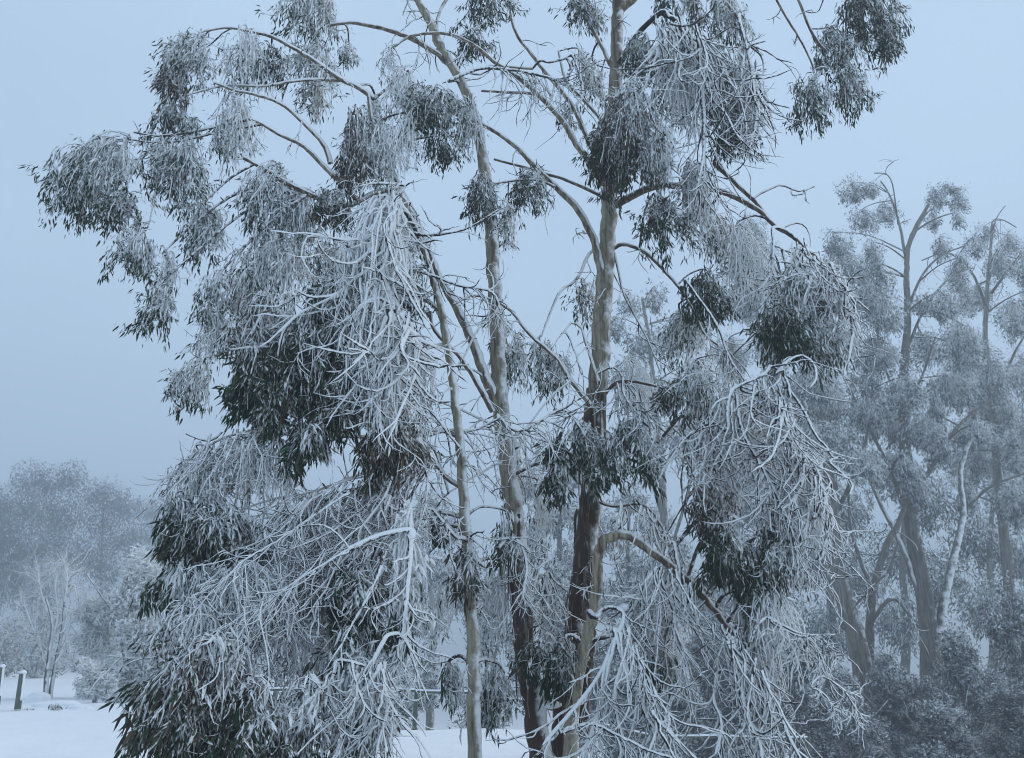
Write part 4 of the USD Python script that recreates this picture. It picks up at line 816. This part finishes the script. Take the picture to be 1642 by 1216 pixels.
for src, lab, px, Y, sx, sz, rot in [
    (D2, 'dark frosted shrub below the right hanging branches', 1150, 40, .95, 1.05, 130), (D2, 'darkest shrub in the lower right corner', 1650, 37, 1.0, 1.2, 200), (D1, 'dark shrub left of the brown foggy trunk', 1345, 37, .85, .95, 70),
    (D3, 'low dark shrub right of the fork at the foot of the picture', 1080, 32, .75, .6, 160), (D1, 'low frosted shrub under the lowest right branches', 1215, 32, .8, .65, 250), (D3, 'low frosted shrub in front of the brown foggy trunk', 1360, 31, .78, .55, 300),
    (D1, 'low frosted shrub in front of the pale straight foggy trunk', 1500, 31, .8, .6, 20), (D2, 'low dark shrub cut by the lower right corner', 1625, 30, .8, .5, 100), (D3, 'dark shrub low behind the hanging twigs right of the fork', 1010, 36, .8, .7, 40),
    (D1, 'dark frosted scrub behind the frost-speckled shrub', 1590, 42, 1.1, 1.05, 140), (D3, 'dark frosted scrub behind the shrub between the foggy trunks', 1420, 42, 1.1, .95, 220)]:
    copy_shrub(src, lab, px, Y, sx, sz, rot)
# bare frosted tree by the fence
T_ = FarTree('bare_tree', 'small bare tree white with rime standing behind the left fence posts', ground_at(86, 41), 130)
T_.limb([(73, 1122), (76, 1080), (80, 1040), (84, 1000), (74, 960)], 9, 3, 41, 41, 'trunk', material='farbark', frost=.45, tw=.5, twlen=(.6, 1.6), droop=.2, brown=(.6, .6), twr=1.6)
T_.limb([(82, 1108), (90, 1060), (100, 1010), (105, 960), (118, 920)], 7, 3, 41.2, 41.4, 'trunk', material='farbark', frost=.45, tw=.5, twlen=(.6, 1.6), droop=.2, brown=(.6, .6), twr=1.6)
for p in [[(76, 1075), (62, 1030), (46, 990), (36, 960)], [(79, 1048), (60, 1020), (40, 1010), (25, 985)], [(80, 1040), (92, 990), (88, 940), (96, 905)], [(90, 1062), (112, 1030), (130, 1010), (146, 970)], [(98, 1015), (120, 990), (140, 940)], [(84, 1000), (66, 950), (60, 910)], [(104, 965), (108, 930), (102, 900)], [(100, 1080), (125, 1062), (150, 1050)]]:
    T_.antler(p, 5, 2.5, 41, 41.3 + T_.rng.uniform(-.8, .8), 14, (30, 80), frost=.62, droop=.15, kang=.45)

# ------------------------------------------------------------ fence, mounds, weeds
def post(px, ytop, ybot, Y, w, label, group=None):
    p0 = at(px - 3, ybot + 2, Y); p1 = at(px + 5, ytop, Y); u = float(mpp(ybot, Y)); r = w * u / 2
    T_ = Thing('fence_post', label, 'post', p0, group)
    ax = p1 - p0; L = np.linalg.norm(ax)
    k = 9; t = np.linspace(0, 1, k)
    P = p0 + ax * t[:, None]; R = r * (1.06 - .1 * t) * (1 + np.random.default_rng(int(px) + 7).uniform(-.03, .03, k))
    v, f, n, c = tubes(P[None], R[None], 10)
    top = np.arange((k - 1) * 10, k * 10); v = np.vstack([v, P[-1]]); f = np.vstack([f, [[top[i], top[(i + 1) % 10], len(v) - 1, len(v) - 1] for i in range(10)]])
    tri = np.vstack([f[:, [0, 1, 2]], f[:-10][:, [0, 2, 3]]])
    mesh('shaft', v, tri, 'wood', T_)
    cap = trimesh.creation.icosphere(2, 1.0); cv = np.array(cap.vertices); cv[:, 2] = np.where(cv[:, 2] < 0, cv[:, 2] * .25, cv[:, 2])
    cv = cv * (1 + .2 * (meshkit.noise(cv * 2 + px, 2)[:, None] - .5)) * np.array([r * 1.18, r * 1.18, r * 1.1]) + p1 + np.array([.02, 0, .01])
    mesh('snow_cap', cv, np.array(cap.faces), 'snow', T_, normals=norm(cv - p1))
    # snow plastered on the windward side
    P2 = P[2:] + np.array([r * .55, -r * .1, 0]); v, f, n, c = tubes(P2[None], np.full((1, k - 2), r * .62), 8)
    mesh('snow_strip', v, f, 'snow', T_, normals=n)
post(31, 1080, 1136, 30.5, 9.5, 'weathered wooden fence post with snow cap standing in the snowfield')
post(-2, 1070, 1130, 31.5, 8, 'snow-capped fence post cut by the left border')
def rail_fence():
    T_ = Thing('rail_fence', 'low wooden rail fence with snow on its rails behind the trunks', 'fence', ground_at(900, 22.5))
    Y = 22.5; xs = np.linspace(-6.5, 7.5, 8); r = np.random.default_rng(3)
    for x in xs:
        z0 = float(ground_z(x, Y)) - .2
        P = np.array([[x, Y, z0], [x + .01, Y, z0 + .6], [x + .03, Y, z0 + 1.25]]); P = spline(P, 6)
        v, f, n, c = tubes(P[None], np.full((1, 6), .055), 8); mesh('post', v, f, 'wood', T_, normals=n)
    for h in (.95,):
        for a, b in zip(xs[:-1], xs[1:]):
            za, zb = float(ground_z(a, Y)) + h, float(ground_z(b, Y)) + h + r.uniform(-.04, .04)
            P = np.array([[a, Y - .07, za], [(a + b) / 2, Y - .07, (za + zb) / 2 - .02], [b, Y - .07, zb]]); P = spline(P, 7)
            v, f, n, c = tubes(P[None], np.full((1, 7), .032), 6); pth = mesh('rail', v, f, 'wood', T_, normals=n)
            P2 = P + np.array([0, 0, .036]); v, f, n, c = tubes(P2[None], np.full((1, 7), .026) * (1 + r.uniform(-.3, .3, (1, 7))), 6); mesh('snow_ridge', v, f, 'snow', pth, normals=n, owner=T_)
rail_fence()
def mound(label, px, py, Y, rx, rz, seed, name='snow_mound'):
    c = at(px, py, Y); c[2] = ground_z(c[0], c[1]); u = float(mpp(py, Y))
    s = trimesh.creation.icosphere(4, 1.0); v = np.array(s.vertices)
    v = v * (1 + .45 * (meshkit.fbm(v * 1.7 + seed, 3, seed)[:, None] - .5)) * np.array([rx * u, rx * u * .7, rz * u * 2])
    T_ = trimesh.Trimesh(v + c - np.array([0, 0, .05]), s.faces, process=False)
    p = tmesh(name, T_, 'snow', smooth=True, label=label, cat='snow mound', kind=None)
mound('rounded snow-covered bush mound behind the left fence post', 62, 1108, 38, 22, 9, 3)
mound('long low snow drift in front of the bare tree', 95, 1126, 33, 40, 6, 8)
mound('small snow hummock right of the weed tuft', 128, 1128, 32, 22, 5, 12)
def weeds(label, px, py, Y, half, h, seed, n=60):
    r = np.random.default_rng(seed); c = at(px, py, Y); c[2] = ground_z(c[0], c[1]); u = float(mpp(py, Y))
    S = c + np.stack([r.normal(0, half * u * .6, n), r.normal(0, half * u * .5, n), np.zeros(n)], -1)
    D = np.stack([r.normal(0, .6, n), r.normal(0, .5, n), np.full(n, .8)], -1)
    v, f, nn, cc = leaves(r, S, D, np.full(n, h * u) * r.uniform(.5, 1.2, n), np.full(n, h * u * .3), r.uniform(.25, .8, n), r.uniform(0, 1, n))
    mesh('weed_tuft', v, f, 'leaf', None, nn, cc, label=label, cat='weeds', kind='stuff')
weeds('dark weed tuft poking through the snow right of the fence post', 91, 1134, 31, 9, 10, 1)
weeds('small weeds showing through the snow beside the fence post foot', 48, 1135, 30.5, 9, 5, 2, 30)
weeds('few dark leaves in the snow right of the dark weed tuft', 116, 1126, 32, 4, 6, 3, 16)
weeds('low dark grass tuft in the snow by the bottom left foliage', 208, 1208, 15.5, 8, 7, 4, 40)
